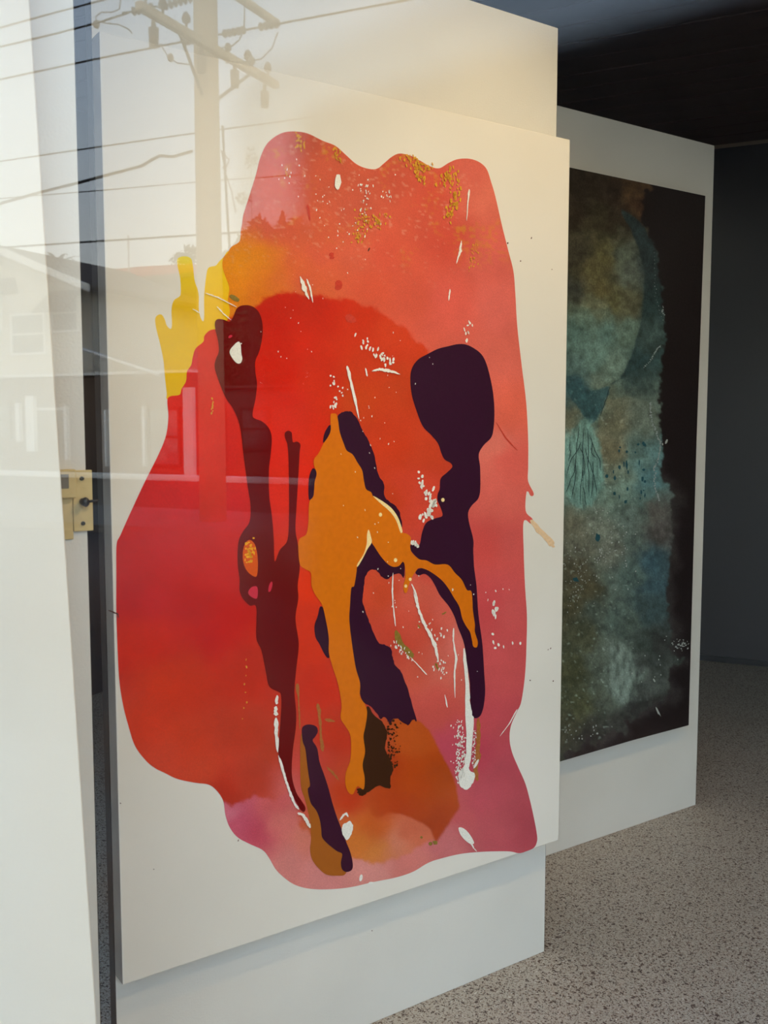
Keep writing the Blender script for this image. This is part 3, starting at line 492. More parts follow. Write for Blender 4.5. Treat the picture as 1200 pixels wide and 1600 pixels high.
# ------------------------------------------------------------------ painting 2: the dark teal one
art2 = empty('painting', A2 - DIR * W2, RZP)
tag(art2, 'dark canvas with teal, grey and olive blooms, in the background', 'painting')
Y0, Y1 = 0.3351, 2.2057
XR = W2 - 0.1095; XL = 0.06
M['dark_canvas'] = mat('canvas_near_black', (36, 27, 27), 0.6, 0.25, bump=(500, 0.2), noise=(5, 5, 0.4, 0.7), c2=(30, 23, 24))
MB().box(XL, XR, -CT, -0.001, Y0, Y1).build('canvas', M['dark_canvas'], art2, bevel=0.003)
pl2 = Plane(A2 - DIR * W2, CT)
T2 = [(900,285,48,36,26),(930,290,52,38,26),(960,300,50,34,24),(985,300,86,56,28),(1000,320,80,48,26),(900,330,58,44,32),(930,340,60,50,32),(960,340,58,44,30),(900,400,66,58,44),(895,450,62,62,56),(925,420,96,86,48),(940,450,104,92,50),(950,400,98,88,46),(930,480,110,110,84),(960,470,100,94,56),(975,400,90,98,86),(985,430,92,100,92),(985,470,96,92,66),(920,500,92,120,112),(900,520,80,116,114),(950,520,86,122,120),(975,520,100,126,116),(930,560,96,132,128),(960,570,112,140,132),(900,570,80,112,114),(930,600,104,122,112),
 (1015,420,44,60,66),(1018,470,42,68,72),(1022,520,56,82,84),(1010,555,46,76,82),(990,585,48,72,76),(890,600,44,84,96),(905,610,38,80,94),(925,635,70,116,118),(945,615,92,98,82),(890,650,104,104,86),(900,700,128,172,170),(910,740,126,172,170),(895,770,110,142,136),(930,760,98,132,126),(960,660,116,112,86),(955,700,120,110,82),(985,650,102,112,102),(1010,650,98,114,108),(1000,690,96,124,122),(1020,700,78,124,134),(1010,740,80,128,138),(980,750,104,138,132),(960,770,108,132,122),(1000,775,84,116,116),
 (890,820,104,100,84),(910,850,112,110,96),(940,830,110,116,106),(960,860,112,114,104),(985,850,88,104,100),(990,800,92,110,106),(1020,800,92,84,82),(1030,830,86,78,78),(1015,880,52,86,102),(1025,920,54,84,98),(1020,950,58,80,86),(985,900,78,100,98),(960,910,92,108,102),(900,900,86,78,58),(920,920,84,76,50),(890,950,82,76,52),(910,1000,78,78,56),(935,960,76,86,78),(960,960,86,104,100),(985,980,76,90,84),(1010,1000,62,72,68),(895,1050,78,78,50),(915,1100,84,84,54),(890,1130,72,70,50),(940,1040,82,90,80),(965,1030,118,132,126),(980,1060,124,138,132),(970,1080,116,130,124),(945,1100,84,90,80),(1000,1080,72,74,72),(1010,1040,66,70,68),(1030,1000,52,52,52),(1020,1100,52,50,50),(960,1130,60,60,58),(920,1150,52,50,46),(990,1120,54,52,54)]
EDGE = C([(860,240),(1012,285),(1006,300),(1002,345),(1018,375),(1027,405),(1033,450),(1036,485),(1037,540),(1034,585),(1030,625),(1034,655),(1034,690),(1031,720),(1036,750),(1048,770),(1046,800),(1050,830),(1046,880),(1040,940),(1050,985),(1045,1020),(1070,1030),(1042,1050),(1046,1085),(1020,1100),(1000,1115),(990,1130),(975,1125),(980,1150),(955,1140),(930,1165),(915,1150),(900,1175),(885,1165),(860,1190)], 4, 1.0, 4)
OUT = C([(970,326),(1002,350),(1023,385),(1032,431),(1037,480),(1036,536),(1026,557),(1005,571),(970,592),(953,601),(974,585),(988,550),(1002,501),(1006,438),(1000,395),(985,360)], 4, .6, 5)
BLOB = C([(946,630),(970,620),(1012,627),(1030,651),(1032,690),(1030,720),(1034,749),(1022,775),(996,788),(970,786),(947,767),(942,720),(936,660)], 4, 1.0, 6)
TRI = C([(888,592),(900,600),(925,611),(953,604),(945,630),(932,655),(922,660),(905,640),(888,615)], 4, .8, 7)
FAN = C([(905,660),(921,658),(935,690),(942,742),(938,765),(917,792),(896,788),(880,760),(876,700),(890,680)], 4)
WISP = C([(952,1012),(975,1008),(996,1040),(994,1075),(975,1095),(958,1085),(950,1050)], 4)
def p2_col(x, y):
    wx = x + vnoise(x, y, 22, 65, 3) * 22; wy = y + vnoise(x, y, 22, 69, 3) * 30
    c = rbf(T2, wx, wy, 9, 2.0)
    m = mask(OUT, x, y, 1.6, 2, 8, 70); c = c * (1 - m) + rbf([(1015,420,40,54,60),(1020,480,38,62,66),(1000,560,38,66,72),(1024,530,62,84,84)], wx, wy) * m
    m = mask(BLOB, x, y, 2.0, 2, 8, 71) * 0.6; c = c * (1 - m) + rbf([(960,650,118,114,92),(1010,650,104,114,104),(1000,720,96,128,126),(1018,740,76,126,138),(960,720,124,116,90),(970,775,104,130,124)], wx, wy, 8, 2) * m
    m = mask(TRI, x, y, 1.6, 2, 8, 72) * .9; c = c * (1 - m) + lin((40, 84, 96)) * m
    # grain and scumble
    g = vnoise(x, y, 9, 81, 4); c = c * (1 + 1.1 * g)[:, None]
    g = vnoise(x * 2.0, y, 6, 88, 3); c = c * (1 + 0.6 * g)[:, None]
    k = np.clip((vnoise(x, y, 3.2, 91, 2) - 0.24) / 0.1, 0, 1) * np.clip((y - 560) / 120, 0, 1) * np.clip((1020 - x) / 60, 0, 1) * 0.5
    c = c + k[:, None] * lin((150, 165, 160))
    c = c * 0.72 + c.mean(1)[:, None] * 0.28 * np.array([1.0, 1.02, 0.98])
    fan = mask(FAN, x, y, 4.0, 5, 7, 75); st = np.clip(vnoise(x * 3.0, y * .5, 9, 95, 3) + .55, 0, 1)[:, None]; c = c * (1 - fan * .75) + lin((136, 180, 178)) * st * 1.15 * fan * .75
    ws = mask(WISP, x, y, 8.0, 12, 12, 76); st = np.clip(vnoise(x * 1.6, y * .6, 8, 97, 4) * 1.6 + .5, 0, 1)[:, None]; c = c * (1 - ws * .6) + lin((150, 164, 158)) * st * ws * .6
    m = mask(EDGE, x, y, 2.5, 7, 9, 74); h = mask(EDGE, x - 10, y - 4, 14.0, 16, 22, 78) * np.clip((y - 690) / 100, 0, 1)[:, None]
    back = lin((33, 25, 25)) * (1 - h) + lin((62, 57, 56)) * h * (1 + vnoise(x, y, 8, 79, 3))[:, None]
    return c * np.array([1.2, 1.26, 1.16]) * m + back * (1 - m)
rect = np.array([(868,258.5),(1011,289),(1062,299.5),(1062,1135),(1000,1153),(868,1192)], float)
LY2 = lambda k: -CT - 0.0004 * k - 0.0002
tx = np.array([(868,257),(1102,306),(1072.5,1132),(868,1192)], float)
stain('teal_blooms', np.vstack([(tx[i - 1] * (1 - t) + tx[i] * t) for i in range(4) for t in np.linspace(0, 1, 20, endpoint=False)]), p2_col, pl2, LY2(0), pigment('paint_teal', attr=True, grain=0.25, gscale=160, bump=0.4, rough=0.55), art2, 1.6)
def P2(name, c, k, polys, **kw):
    m = pigment('paint2_' + name, c, 1.0, **kw)
    if 1 < len(polys) <= 14: return [blob(name, [p], pl2, LY2(k) - 0.00002 * i, m, art2, 0.0003) for i, p in enumerate(polys)][0]
    return blob(name, polys, pl2, LY2(k), m, art2, 0.0003)
def wander(p0, p1, n, amp, seed):
    g = np.random.default_rng(seed); t = np.linspace(0, 1, n)[:, None]; q = np.array(p0) * (1 - t) + np.array(p1) * t
    return q + np.cumsum(g.normal(0, amp, q.shape), 0) * np.sin(np.pi * t)
P2('crackle', (40, 62, 66), 1, [ribbon(wander(a, b, 9, 1.0, 100 + i), [1.0] * 9) for i, (a, b) in enumerate([((905,665),(893,780)),((912,668),(906,790)),((918,670),(920,775)),((908,690),(886,740)),((914,700),(932,770)),((921,680),(938,735)),((900,720),(884,770)),((910,730),(916,790)),((906,700),(912,742)),((926,720),(924,778)),((890,690),(888,720)),((953,604),(938,650)),((925,690),(932,715))])])
rim = []
for p0_, p1_, n_, w_, s_ in (((1016,630),(1032,690),26,1.3,41),((1032,690),(1030,782),34,1.2,45),((1032,540),(1006,574),22,.9,42),((1022,395),(1036,500),20,.5,43),((1036,480),(1038,492),6,1.2,46)):
    q_ = wander(p0_, p1_, n_, 1.3, s_); rim += [ell(x, y, w_ * RNG.uniform(.5, 1.3), w_ * RNG.uniform(.7, 1.8), RNG.uniform(0, 3), 7, .15) for x, y in q_]
P2('pale_rim', (150, 160, 158), 1, rim)['kind'] = 'stuff'
sp = [ell(1042 + RNG.normal(0, 1), 690, 1.6, 4, .4, 8), ell(1035, 694, 1, 2)]
g_ = np.random.default_rng(77)
sp += [ell(1066 + g_.normal(0, 6), 1008 + g_.normal(0, 5), g_.uniform(.5, 1.8), g_.uniform(.4, 1.2), g_.uniform(0, 3), 7) for _ in range(34)]
sp += [ell(g_.uniform(985, 1060), g_.uniform(990, 1075), g_.uniform(.4, 1.1), g_.uniform(.4, 1.4), 0, 7) for _ in range(16)]
sp += [ell(g_.normal(950, 22), g_.normal(850, 30), g_.uniform(.4, 1.3), g_.uniform(.4, 1.6), 0, 7) for _ in range(90)] + [ell(g_.normal(900, 14), g_.uniform(860, 960), g_.uniform(.4, 1.0), g_.uniform(.4, 1.2), 0, 7) for _ in range(60)]
sp += [ell(g_.uniform(880, 940), g_.uniform(1130, 1160), g_.uniform(.4, 1.1), g_.uniform(.4, 2), 0, 7) for _ in range(20)] + [ell(1022, 1063, 1.2, 3, -.5), ell(933, 1146, 1.6, 1.6), ell(1028, 1112, 1.5, 8, -.5, 9, .2)]
P2('pale_splatter', (178, 182, 176), 1.5, sp)['kind'] = 'stuff'
P2('teal_drops', (36, 82, 92), 1, [ell(g_.uniform(955, 1010), g_.uniform(690, 785), g_.uniform(.8, 2.2), g_.uniform(1, 4), 0, 8, .15) for _ in range(26)] + [ell(934, 840, 3.5, 6, 0, 9, .2), ell(900, 905, 4, 4, 0, 9, .3), ell(979, 726, 2, 6, 0, 9, .15), ell(948, 744, 2.5, 3)])['kind'] = 'stuff'
# ------------------------------------------------------------------ the white canvas leaning on the outer panel
art0 = empty('painting', A0 - DIR * W0, RZP); tag(art0, 'pale canvas with faint grey strokes leaning on the left panel', 'painting')
KX0, KX1, KZ0, KZ1 = 0.17, W0 - 0.083, 0.0, 2.25
KB, KT = 0.285, 0.006                                       # how far its back stands off the panel at foot and top
def lean(x, z, d):                                          # d = depth in front of the back face
    k = KB + (KT - KB) * (z - KZ0) / (KZ1 - KZ0); return (x, -(k + d), z + 0.0)
def leanbox(x0, x1, z0, z1, d0, d1):
    v = [lean(x, z, d) for z in (z0, z1) for d in (d1, d0) for x in (x0, x1)]
    return MB().add(v, [(0, 2, 3, 1), (4, 5, 7, 6), (0, 1, 5, 4), (2, 6, 7, 3), (0, 4, 6, 2), (1, 3, 7, 5)])
M['cream'] = mat('canvas_cream', (240, 226, 206), 0.75, 0.15, bump=(900, 0.2), noise=(2.5, 4, 0.42, 0.75), c2=(234, 219, 198))
leanbox(KX0, KX1, KZ0, KZ1, 0, 0.03).build('canvas', M['cream'], art0, bevel=0.002)
M['faint'] = mat('paint_faint_grey', (208, 203, 195), 0.8, 0.1)
M['faint2'] = mat('paint_faint_warm', (216, 210, 200), 0.8, 0.1)
def lean_stroke(pts, w):
    m = MB(); v = []
    for i, (x, z) in enumerate(pts):
        a = pts[max(i - 1, 0)]; b = pts[min(i + 1, len(pts) - 1)]; dx, dz = b[0] - a[0], b[1] - a[1]; L = math.hypot(dx, dz); nx, nz = -dz / L * w[i] / 2, dx / L * w[i] / 2
        v += [lean(x + nx, z + nz, 0.0304), lean(x - nx, z - nz, 0.0304)]
    return m.add(v, [(2 * i, 2 * i + 1, 2 * i + 3, 2 * i + 2) for i in range(len(pts) - 1)])
lean_stroke([(0.68, 0.36), (0.78, 0.435), (0.86, 0.50), (0.92, 0.56), (0.96, 0.60)], [0.006, 0.010, 0.012, 0.008, 0.004]).build('grey_stroke', M['faint'], art0)
lean_stroke([(0.38, 0.75), (0.58, 0.82), (0.73, 0.80), (0.83, 0.86)], [0.01, 0.05, 0.06, 0.02]).build('warm_stroke', M['faint2'], art0)
# ------------------------------------------------------------------ the street outside, seen in the pane
M['asphalt'] = mat('asphalt', (66, 63, 60), 0.9, 0.1, noise=(3, 6, 0.35, 0.7), c2=(56, 54, 51), bump=(80, 0.4))
M['paving'] = mat('pavement_concrete', (120, 113, 104), 0.9, 0.1, noise=(2, 5, 0.35, 0.7), c2=(108, 101, 92), bump=(60, 0.3))
M['yard'] = mat('yard_gravel', (98, 87, 74), 0.95, 0.05, noise=(1.5, 6, 0.35, 0.7), c2=(84, 76, 64), bump=(30, 0.5))
M['stucco'] = mat('stucco_white', (206, 196, 178), 0.9, 0.1, bump=(40, 0.3), noise=(1.2, 5, 0.4, 0.75), c2=(194, 183, 164))
M['stucco2'] = mat('siding_grey', (104, 94, 82), 0.9, 0.1, bump=(20, 0.2))
M['lowwall'] = mat('ground_floor_tan', (112, 92, 76), 0.9, 0.1, bump=(30, 0.3), noise=(2, 4, 0.4, 0.7), c2=(102, 84, 70))
M['roof'] = mat('roof_shingle_brown', (104, 90, 80), 0.9, 0.1, noise=(14, 4, 0.4, 0.65), c2=(86, 74, 66), bump=(25, 0.6))
M['redroof'] = mat('roof_red_metal', (222, 96, 70), 0.6, 0.2, noise=(3, 3, 0.4, 0.7), c2=(206, 84, 60))
M['trim'] = mat('trim_white', (240, 236, 226), 0.6, 0.2, bump=(50, 0.1))
M['pane_dark'] = mat('house_pane', (92, 92, 88), 0.12, 0.6, noise=(2, 2, 0.4, 0.6), c2=(130, 128, 120))
M['awning'] = mat('awning_tan', (84, 70, 56), 0.9, 0.1, bump=(40, 0.2))
M['wood'] = mat('pole_grey_wood', (196, 172, 138), 0.85, 0.1, noise=(8, 6, 0.4, 0.7), c2=(184, 160, 128), bump=(20, 0.5))
M['wire'] = mat('wire_black', (42, 40, 40), 0.6, 0.3)
M['ceramic'] = mat('insulator_brown', (84, 66, 50), 0.3, 0.5)
M['leaf'] = mat('leaf_green', (92, 100, 62), 0.7, 0.2, noise=(3, 3, 0.35, 0.7), c2=(70, 80, 48))
M['bark'] = mat('bark', (96, 80, 64), 0.9, 0.1, bump=(30, 0.6))
GZ = -0.02
struct(MB().box(-40, 30, -3.2, -0.04, -0.3, GZ).build('trim_1', M['paving']))['label'] = 'pale concrete pavement outside the shop window'
struct(MB().box(-60, 40, -10.9, -3.2, -0.3, -0.14).build('floor_road', M['asphalt']))['label'] = 'grey asphalt road outside'
struct(MB().box(-60, 40, -13.6, -10.9, -0.3, GZ).build('trim_2', M['paving']))['label'] = 'pale pavement across the road'
struct(MB().box(-90, 60, -90, -13.6, -0.3, -0.05).build('floor_yard', M['yard']))['label'] = 'gravel yards in front of the houses'
struct(MB().box(-60, 40, -21.2, -20.9, -0.06, 0.10).build('trim_3', M['trim'], bevel=0.03))['label'] = 'low white kerb in front of the houses'
def S(px, py, D): return street(np.array(px, float), np.array(py, float), D)
def Xs(px, D, py=560): return S(px, py, D).x
def Zs(py, D, px=80): return S(px, py, D).z
YR = lambda D: 2 * GLASS_Y - D

# --- white gabled house
D1 = 22.5
h1 = empty('house', (Xs(16, D1), YR(D1), 0)); tag(h1, 'white stucco gabled house with a tan awning window, reflected at left', 'house')
hx0, hx1 = Xs(-100, D1) - h1.location.x, Xs(131, D1) - h1.location.x
ze = Zs(450, D1, 131); zp = Zs(395, D1, 16)
gw_ = max(abs(hx1), abs(hx0)); sl = (zp - ze) / gw_
MB().prism([(-gw_, -0.06), (gw_, -0.06), (gw_, ze), (0, zp), (-gw_, ze)], 0, -5.2).build('wall', M['stucco'], h1)
for s in (-1, 1):
    e = gw_ + 0.45
    MB().prism([(0, zp + 0.02), (s * e, zp + 0.02 - sl * e), (s * e, zp + 0.16 - sl * e), (0, zp + 0.2)], 0.5, -5.6).build('roof_slope', M['roof'], h1)
    MB().prism([(0, zp - 0.04), (s * e, zp - 0.04 - sl * e), (s * e, zp + 0.17 - sl * e), (0, zp + 0.21)], 0.55, 0.5).build('fascia', M['trim'], h1)
def house_window(h, px0, px1, py0, py1, D, awn=False, off=0.03):
    x0, x1 = Xs(px0, D, (py0 + py1) / 2) - h.location.x, Xs(px1, D, (py0 + py1) / 2) - h.location.x
    z1, z0 = Zs(py0, D, (px0 + px1) / 2), Zs(py1, D, (px0 + px1) / 2)
    w = empty('window', (0, YR(D) - h.location.y, 0), 0, h)
    MB().box(x0, x1, -0.02, off, z0, z1).build('pane', M['pane_dark'], w)
    f = 0.07
    m = MB().box(x0 - f, x0, -0.02, off + .05, z0 - f, z1 + f).box(x1, x1 + f, -0.02, off + .05, z0 - f, z1 + f).box(x0, x1, -0.02, off + .05, z1, z1 + f).box(x0, x1, -0.02, off + .05, z0 - f, z0).box(x0, x1, -0.02, off + .03, (z0 + z1) / 2 - .03, (z0 + z1) / 2 + .03)
    m.build('frame', M['trim'] if h is h1 else M['awning'], w)
    if awn:
        za = z0 + (z1 - z0) * 0.5
        MB().add([(x0 - .15, 0, z1 + .15), (x1 + .15, 0, z1 + .15), (x1 + .15, .75, za), (x0 - .15, .75, za), (x0 - .15, 0, z1 + .1), (x1 + .15, 0, z1 + .1), (x1 + .15, .75, za - .05), (x0 - .15, .75, za - .05)], [(0, 1, 2, 3), (7, 6, 5, 4), (0, 3, 7, 4), (1, 5, 6, 2), (3, 2, 6, 7), (0, 4, 5, 1)]).build('awning', M['awning'], w)
    return w
house_window(h1, 21, 70, 493, 551, D1)
house_window(h1, 84, 122, 462, 516, D1, True)
house_window(h1, -42, 2, 462, 516, D1, True)
MB().prism([(-0.45, zp - 1.25), (0.45, zp - 1.25), (0.3, zp - 0.75), (-0.3, zp - 0.75)], 0.02, -0.02).build('gable_vent', M['awning'], h1)
# --- grey house behind, with the reddish roof edge
D2 = 33.0
h2 = empty('house', (Xs(210, D2), YR(D2), 0)); tag(h2, 'low grey house with a thin red roof edge behind the white one, reflected', 'house')
a, b = Xs(120, D2) - h2.location.x, Xs(300, D2) - h2.location.x; zt = Zs(440, D2, 210)
MB().box(a, b, -3, 0, -0.06, zt).build('wall', M['stucco2'], h2)
MB().prism([(a - .4, zt), (b + .6, zt), (b + .6, zt + .40), ((a + b) / 2 + 1.0, zt + .48), (a - .4, zt + .44)], 0.6, -3.5).build('roof', M['redroof'], h2)
MB().box(a - .4, b + .6, 0.6, 0.7, zt - .12, zt + .06).build('fascia', M['stucco2'], h2)
for q in ((150, 168, 478, 545), (182, 198, 478, 545), (226, 244, 478, 545), (258, 276, 478, 545)): house_window(h2, *q, D2)
k = MB().box(Xs(133, D2) - h2.location.x - .25, Xs(133, D2) - h2.location.x + .25, -2.5, -2, zt, Zs(413, D2, 133)); k.build('chimney', M['roof'], h2, bevel=0.03)
# --- ground-floor frontage in front of both
D3 = 21.6
h3 = empty('shopfront', (Xs(100, D3), YR(D3), 0)); tag(h3, 'tan single-storey frontage with white posts below the houses, reflected', 'building')
a, b = Xs(-140, D3) - h3.location.x, Xs(304, D3) - h3.location.x; zt = Zs(588, D3, 100)
MB().box(a, b, -0.6, 0, -0.06, zt).build('wall', M['lowwall'], h3)
MB().box(a, b, -0.7, 0.12, zt, zt + .08).build('cornice', M['trim'], h3)
for p0, p1, q0, q1 in ((42, 55, 619, 705), (26, 32, 630, 690), (102, 106, 634, 718), (224, 228, 634, 728), (289, 304, 606, 742), (165, 168, 640, 728)):
    MB().box(Xs(p0, D3) - h3.location.x, Xs(p1, D3) - h3.location.x, -0.02, 0.14, max(-.05, Zs(q1, D3, p0)), Zs(q0, D3, p0)).build('post', M['trim'], h3)
d_ = empty('door', (0, 0, 0), 0, h3)
x0, x1 = Xs(60, D3) - h3.location.x, Xs(96, D3) - h3.location.x
MB().box(x0, x1, -0.02, 0.05, -0.05, Zs(641, D3, 78)).build('leaf', M['stucco2'], d_); MB().box(x0 - .08, x1 + .08, -0.02, 0.08, Zs(641, D3, 78), Zs(637, D3, 78)).build('lintel', M['trim'], d_)
house_window(h3, -20, 16, 631, 682, D3); house_window(h3, 236, 280, 640, 725, D3)
p0, p1 = S(129, 546, D3 - .3), S(250, 586, D3 - .3)
MB().tube([p0 - Vector(h3.location), p1 - Vector(h3.location)], 0.05, 6).build('lean_to_edge', M['trim'], h3)
# right part beyond the white corner post
h4 = empty('building', (Xs(380, 24.0), YR(24.0), 0)); tag(h4, 'plain tan block right of the white corner post, reflected in the red paint', 'building')
a, b = Xs(306, 24.0) - h4.location.x, Xs(520, 24.0) - h4.location.x
MB().box(a, b, -3, 0, -0.06, Zs(606, 24.0, 400)).build('wall', M['stucco2'], h4); MB().box(a - .1, b + .1, -3.1, .15, Zs(606, 24.0, 400), Zs(602, 24.0, 400)).build('cornice', M['lowwall'], h4)
house_window(h4, 330, 352, 636, 720, 24.0); house_window(h4, 380, 420, 640, 700, 24.0)
# --- antenna mast
p0, p1 = S(205, 584, 32), S(205, 367, 32)
ms = empty('antenna_mast', (p0.x, p0.y, p0.z)); tag(ms, 'thin pale mast standing before the grey house, reflected', 'mast')
MB().tube([(0, 0, -p0.z - .05), (0, 0, p1.z - p0.z)], 0.03, 8).build('mast', M['trim'], ms); MB().tube([(0, 0, p1.z - p0.z - .5), (0, 0, p1.z - p0.z)], [.045, .045], 8).build('tip', M['trim'], ms)
# --- utility pole
PX, PD = -8.77, 12.1
up = empty('utility_pole', (PX, YR(PD), GZ)); tag(up, 'thick weathered utility pole with crossarms, reflected at upper left', 'utility pole')
L = lambda v: Vector(v) - Vector(up.location)
MB().tube([(0, 0, 0), (0, 0, 9.6)], [0.205, 0.165], 20).build('pole', M['wood'], up, smooth=True)
za = S(325, 84, PD).z - GZ
def arm(z, y0, y1, x, sz=0.055): return MB().box(x - sz, x + sz, y0, y1, z - sz, z + sz).build('crossarm', M['wood'], up, bevel=0.012)
arm(za, -1.55, 1.75, 0.22); arm(za + 0.95, -1.6, 0.3, 0.22, .05)
for y in (-1.3, -0.75, 0.75, 1.25, 1.6):
    ins = MB(); z0 = za + .075
    ins.tube([(0.22, y, z0), (0.22, y, z0 + .07), (0.22, y, z0 + .072), (0.22, y, z0 + .11), (0.22, y, z0 + .112), (0.22, y, z0 + .16), (0.22, y, z0 + .2)], [.02, .02, .06, .045, .065, .05, .02], 10).build('insulator', M['ceramic'], up, smooth=True)
for y, z in ((-0.4, za - .12), (0.42, za - .16), (1.45, za - .16), (-1.2, za - .18)):
    MB().tube([(0.22, y, z + .08), (0.22, y, z), (0.22, y, z - .02), (0.22, y, z - .26)], [.03, .03, .07, .06], 10).build('fuse', M['ceramic'], up, smooth=True)
MB().tube([(0.2, -0.9, za), (0, 0, za - .75)], .025, 6).build('brace', M['screw'], up); MB().tube([(0.2, 0.9, za), (0, 0, za - .75)], .025, 6).build('brace', M['screw'], up)
def catenary(p0, p1, sag, n=24):
    p0, p1 = Vector(p0), Vector(p1); return [p0.lerp(p1, i / n) - Vector((0, 0, 4 * sag * (i / n) * (1 - i / n))) for i in range(n + 1)]
MB().tube([(0.2, -0.1, za - 1), (0.23, -0.16, za - 2.4), (0.24, -.2, za - 2.9), (.26, -.34, za - 3.4)], .02, 6).build('jumper_wire', M['wire'], up)
def ins_string(p0, p1, n):
    p0, p1 = L(p0), L(p1); pts = []; rs = []
    for i in range(n):
        for t, r in ((0, .02), (.25, .02), (.3, .06), (.7, .05), (.75, .02)): pts.append(p0.lerp(p1, (i + t) / n)); rs.append(r)
    MB().tube(pts, rs, 9).build('insulator', M['ceramic'], up, smooth=True)
ins_string(S(348, 53, 12.32), S(384, 46, 12.32), 5); ins_string(S(404, 42, 12.32), S(436, 37, 12.32), 4); ins_string(S(206, 18, 10.9), S(240, 10, 10.95), 5); ins_string(S(255, 10, 11.2), S(300, -4, 11.3), 6); ins_string(S(286, 66, 12.2), S(304, 62, 12.2), 3)
MB().tube([L(S(190, 20, 10.8)), L(S(206, 18, 10.9)), L(S(240, 10, 10.95)), L(S(255, 10, 11.2)), L(S(304, -5, 11.3))], .014, 6).build('jumper_wire', M['wire'], up)
for pix in ([(188, 0), (186, 14), (175, 19), (158, 19), (149, 26), (150, 32), (166, 36), (185, 38), (200, 45), (206, 52)], [(250, 68), (262, 88), (276, 98), (296, 101)], [(345, 75), (362, 72), (374, 62), (381, 45), (382, 0)], [(352, 98), (380, 97), (408, 92), (425, 75), (434, 50)], [(345, 235), (358, 250), (352, 262), (347, 262)], [(346, 235), (352, 270), (362, 300), (368, 332)]):
    MB().tube([L(S(x, y, 11.6)) for x, y in pix], .010, 5).build('jumper_wire', M['wire'], up)
for x, y in ((150, 38), (266, 90), (356, 74), (393, 95)): MB().ball(L(S(x, y, 11.6)), (.05, .05, .06), 8, 6).build('clamp', M['ceramic'], up, smooth=True)
# --- overhead wires, parallel to the street
def wire(label, pix, D, r=0.011, ext=True):
    r *= 1.3
    pts = [S(x, y, D) for x, y in pix]
    d0 = pts[0] - pts[1]; pts.insert(0, pts[0] + d0.normalized() * 18 * 1.0)
    d1 = pts[-1] - pts[-2]
    if ext: pts.append(pts[-1] + d1.normalized() * 14)
    o = MB().tube(pts, r, 6).build('power_line', M['wire']); tag(o, label, 'power line', 'overhead wires reflected in the window')
wire('uppermost thin wire crossing the top left corner, reflected', [(0, 43), (80, 21), (160, 0)], 10.6, .010)
wire('second wire from the top running to the near end of the crossarm, reflected', [(0, 73), (80, 54), (150, 36), (200, 20)], 10.8, .011, False)
wire('third wire from the top passing the pole at crossarm level, reflected', [(0, 124), (150, 92), (310, 60), (440, 36)], 12.32, .012)
wire('fourth wire from the top, meeting the pole below the crossarm, reflected', [(0, 252), (150, 230), (310, 207), (420, 192)], 12.4, .010)
wire('thick sagging cable that climbs to the pole in a wavy line, reflected', [(0, 318), (60, 301), (120, 286), (180, 270), (222, 259), (236, 250), (250, 243), (270, 245), (300, 236)], 11.8, .018, False)
wire('faint thin wire just below the thick sagging cable, reflected', [(0, 310), (150, 298), (310, 284), (420, 276)], 12.5, .007)
wire('lowest wire, just above the house roofs, reflected', [(0, 387), (150, 377), (310, 367), (420, 360)], 12.6, .013)
# --- trees
def leaves(c, r, n, size, rng):
    v = []; f = []
    for i in range(n):
        d = rng.normal(0, 1, 3); d /= np.linalg.norm(d) + 1e-9; p = np.array(c) + d * np.array(r) * rng.uniform(.35, 1) ** .6
        a = rng.normal(0, 1, 3); a /= np.linalg.norm(a); b = np.cross(a, rng.normal(0, 1, 3)); b /= np.linalg.norm(b) + 1e-9
        s = size * rng.uniform(.6, 1.3); k = len(v); v += [p - a * s, p + b * s * .35, p + a * s, p - b * s * .35]; f.append((k, k + 1, k + 2, k + 3))
    return v, f
def tree(name, label, base, crowns, n, size, trunk):
    t = empty(name, base); tag(t, label, 'tree'); g = np.random.default_rng(int(abs(base[0]) * 10)); m = MB(); tr = MB()
    for c, r in crowns:
        v, f = leaves(c, r, n, size, g); m.add(v, f); tr.tube([(0, 0, 0), (c[0] * .2, c[1] * .2, c[2] * .5), c], [trunk, trunk * .7, trunk * .2], 7)
    tr.build('trunk', M['bark'], t); m.build('foliage', M['leaf'], t)
    return t
p = S(440, 480, 29.5)
def at_px(px, py): q = S(px, py, 29.5); return (q.x - p.x, 0, q.z + .05)
tree('street_tree', 'dense dark leafy tree right of the utility pole, reflected', (p.x, p.y, -.05), [(at_px(x + 10, y), (a_ * .8, a_ * .5, b_)) for x, y, a_, b_ in ((376, 430, .9, 1.5), (420, 470, 1.3, 1.6), (450, 510, 1.5, 1.6), (400, 540, 1.6, 1.5), (440, 420, 1.5, 1.8), (500, 460, 1.7, 2.2), (470, 560, 1.8, 1.4), (550, 520, 1.7, 2.2), (395, 380, .7, .8), (380, 500, 1.2, 1.5), (366, 575, 1.0, 1.1), (352, 560, .9, 1.3), (350, 450, .8, 1.4))], 900, .26, .2)
p = S(392, 245, 28.3)
tree('slender_tree', 'thin upright branch with few leaves above the dense tree, reflected', (p.x, p.y, -.05), [((0, 0, p.z), (.22, .25, .4)), ((-.25, .1, p.z - 1.3), (.25, .3, .2))], 70, .08, .03)
p = S(285, 400, 45)
tree('bush', 'small bushy treetop behind the red roof edge, reflected', (p.x, p.y, -.05), [((0, 0, p.z - .3), (.8, .7, .65)), ((.5, 0, p.z + .05), (.45, .4, .6))], 130, .2, .1)
p = S(90, 405, 34)
pt_ = empty('palm', (p.x, p.y, -.05)); tag(pt_, 'palm tuft showing over the gabled roof, reflected', 'tree')
MB().tube([(0, 0, 0), (.1, 0, p.z * .5), (0, 0, p.z - .3)], [.2, .17, .15], 9).build('trunk', M['bark'], pt_)
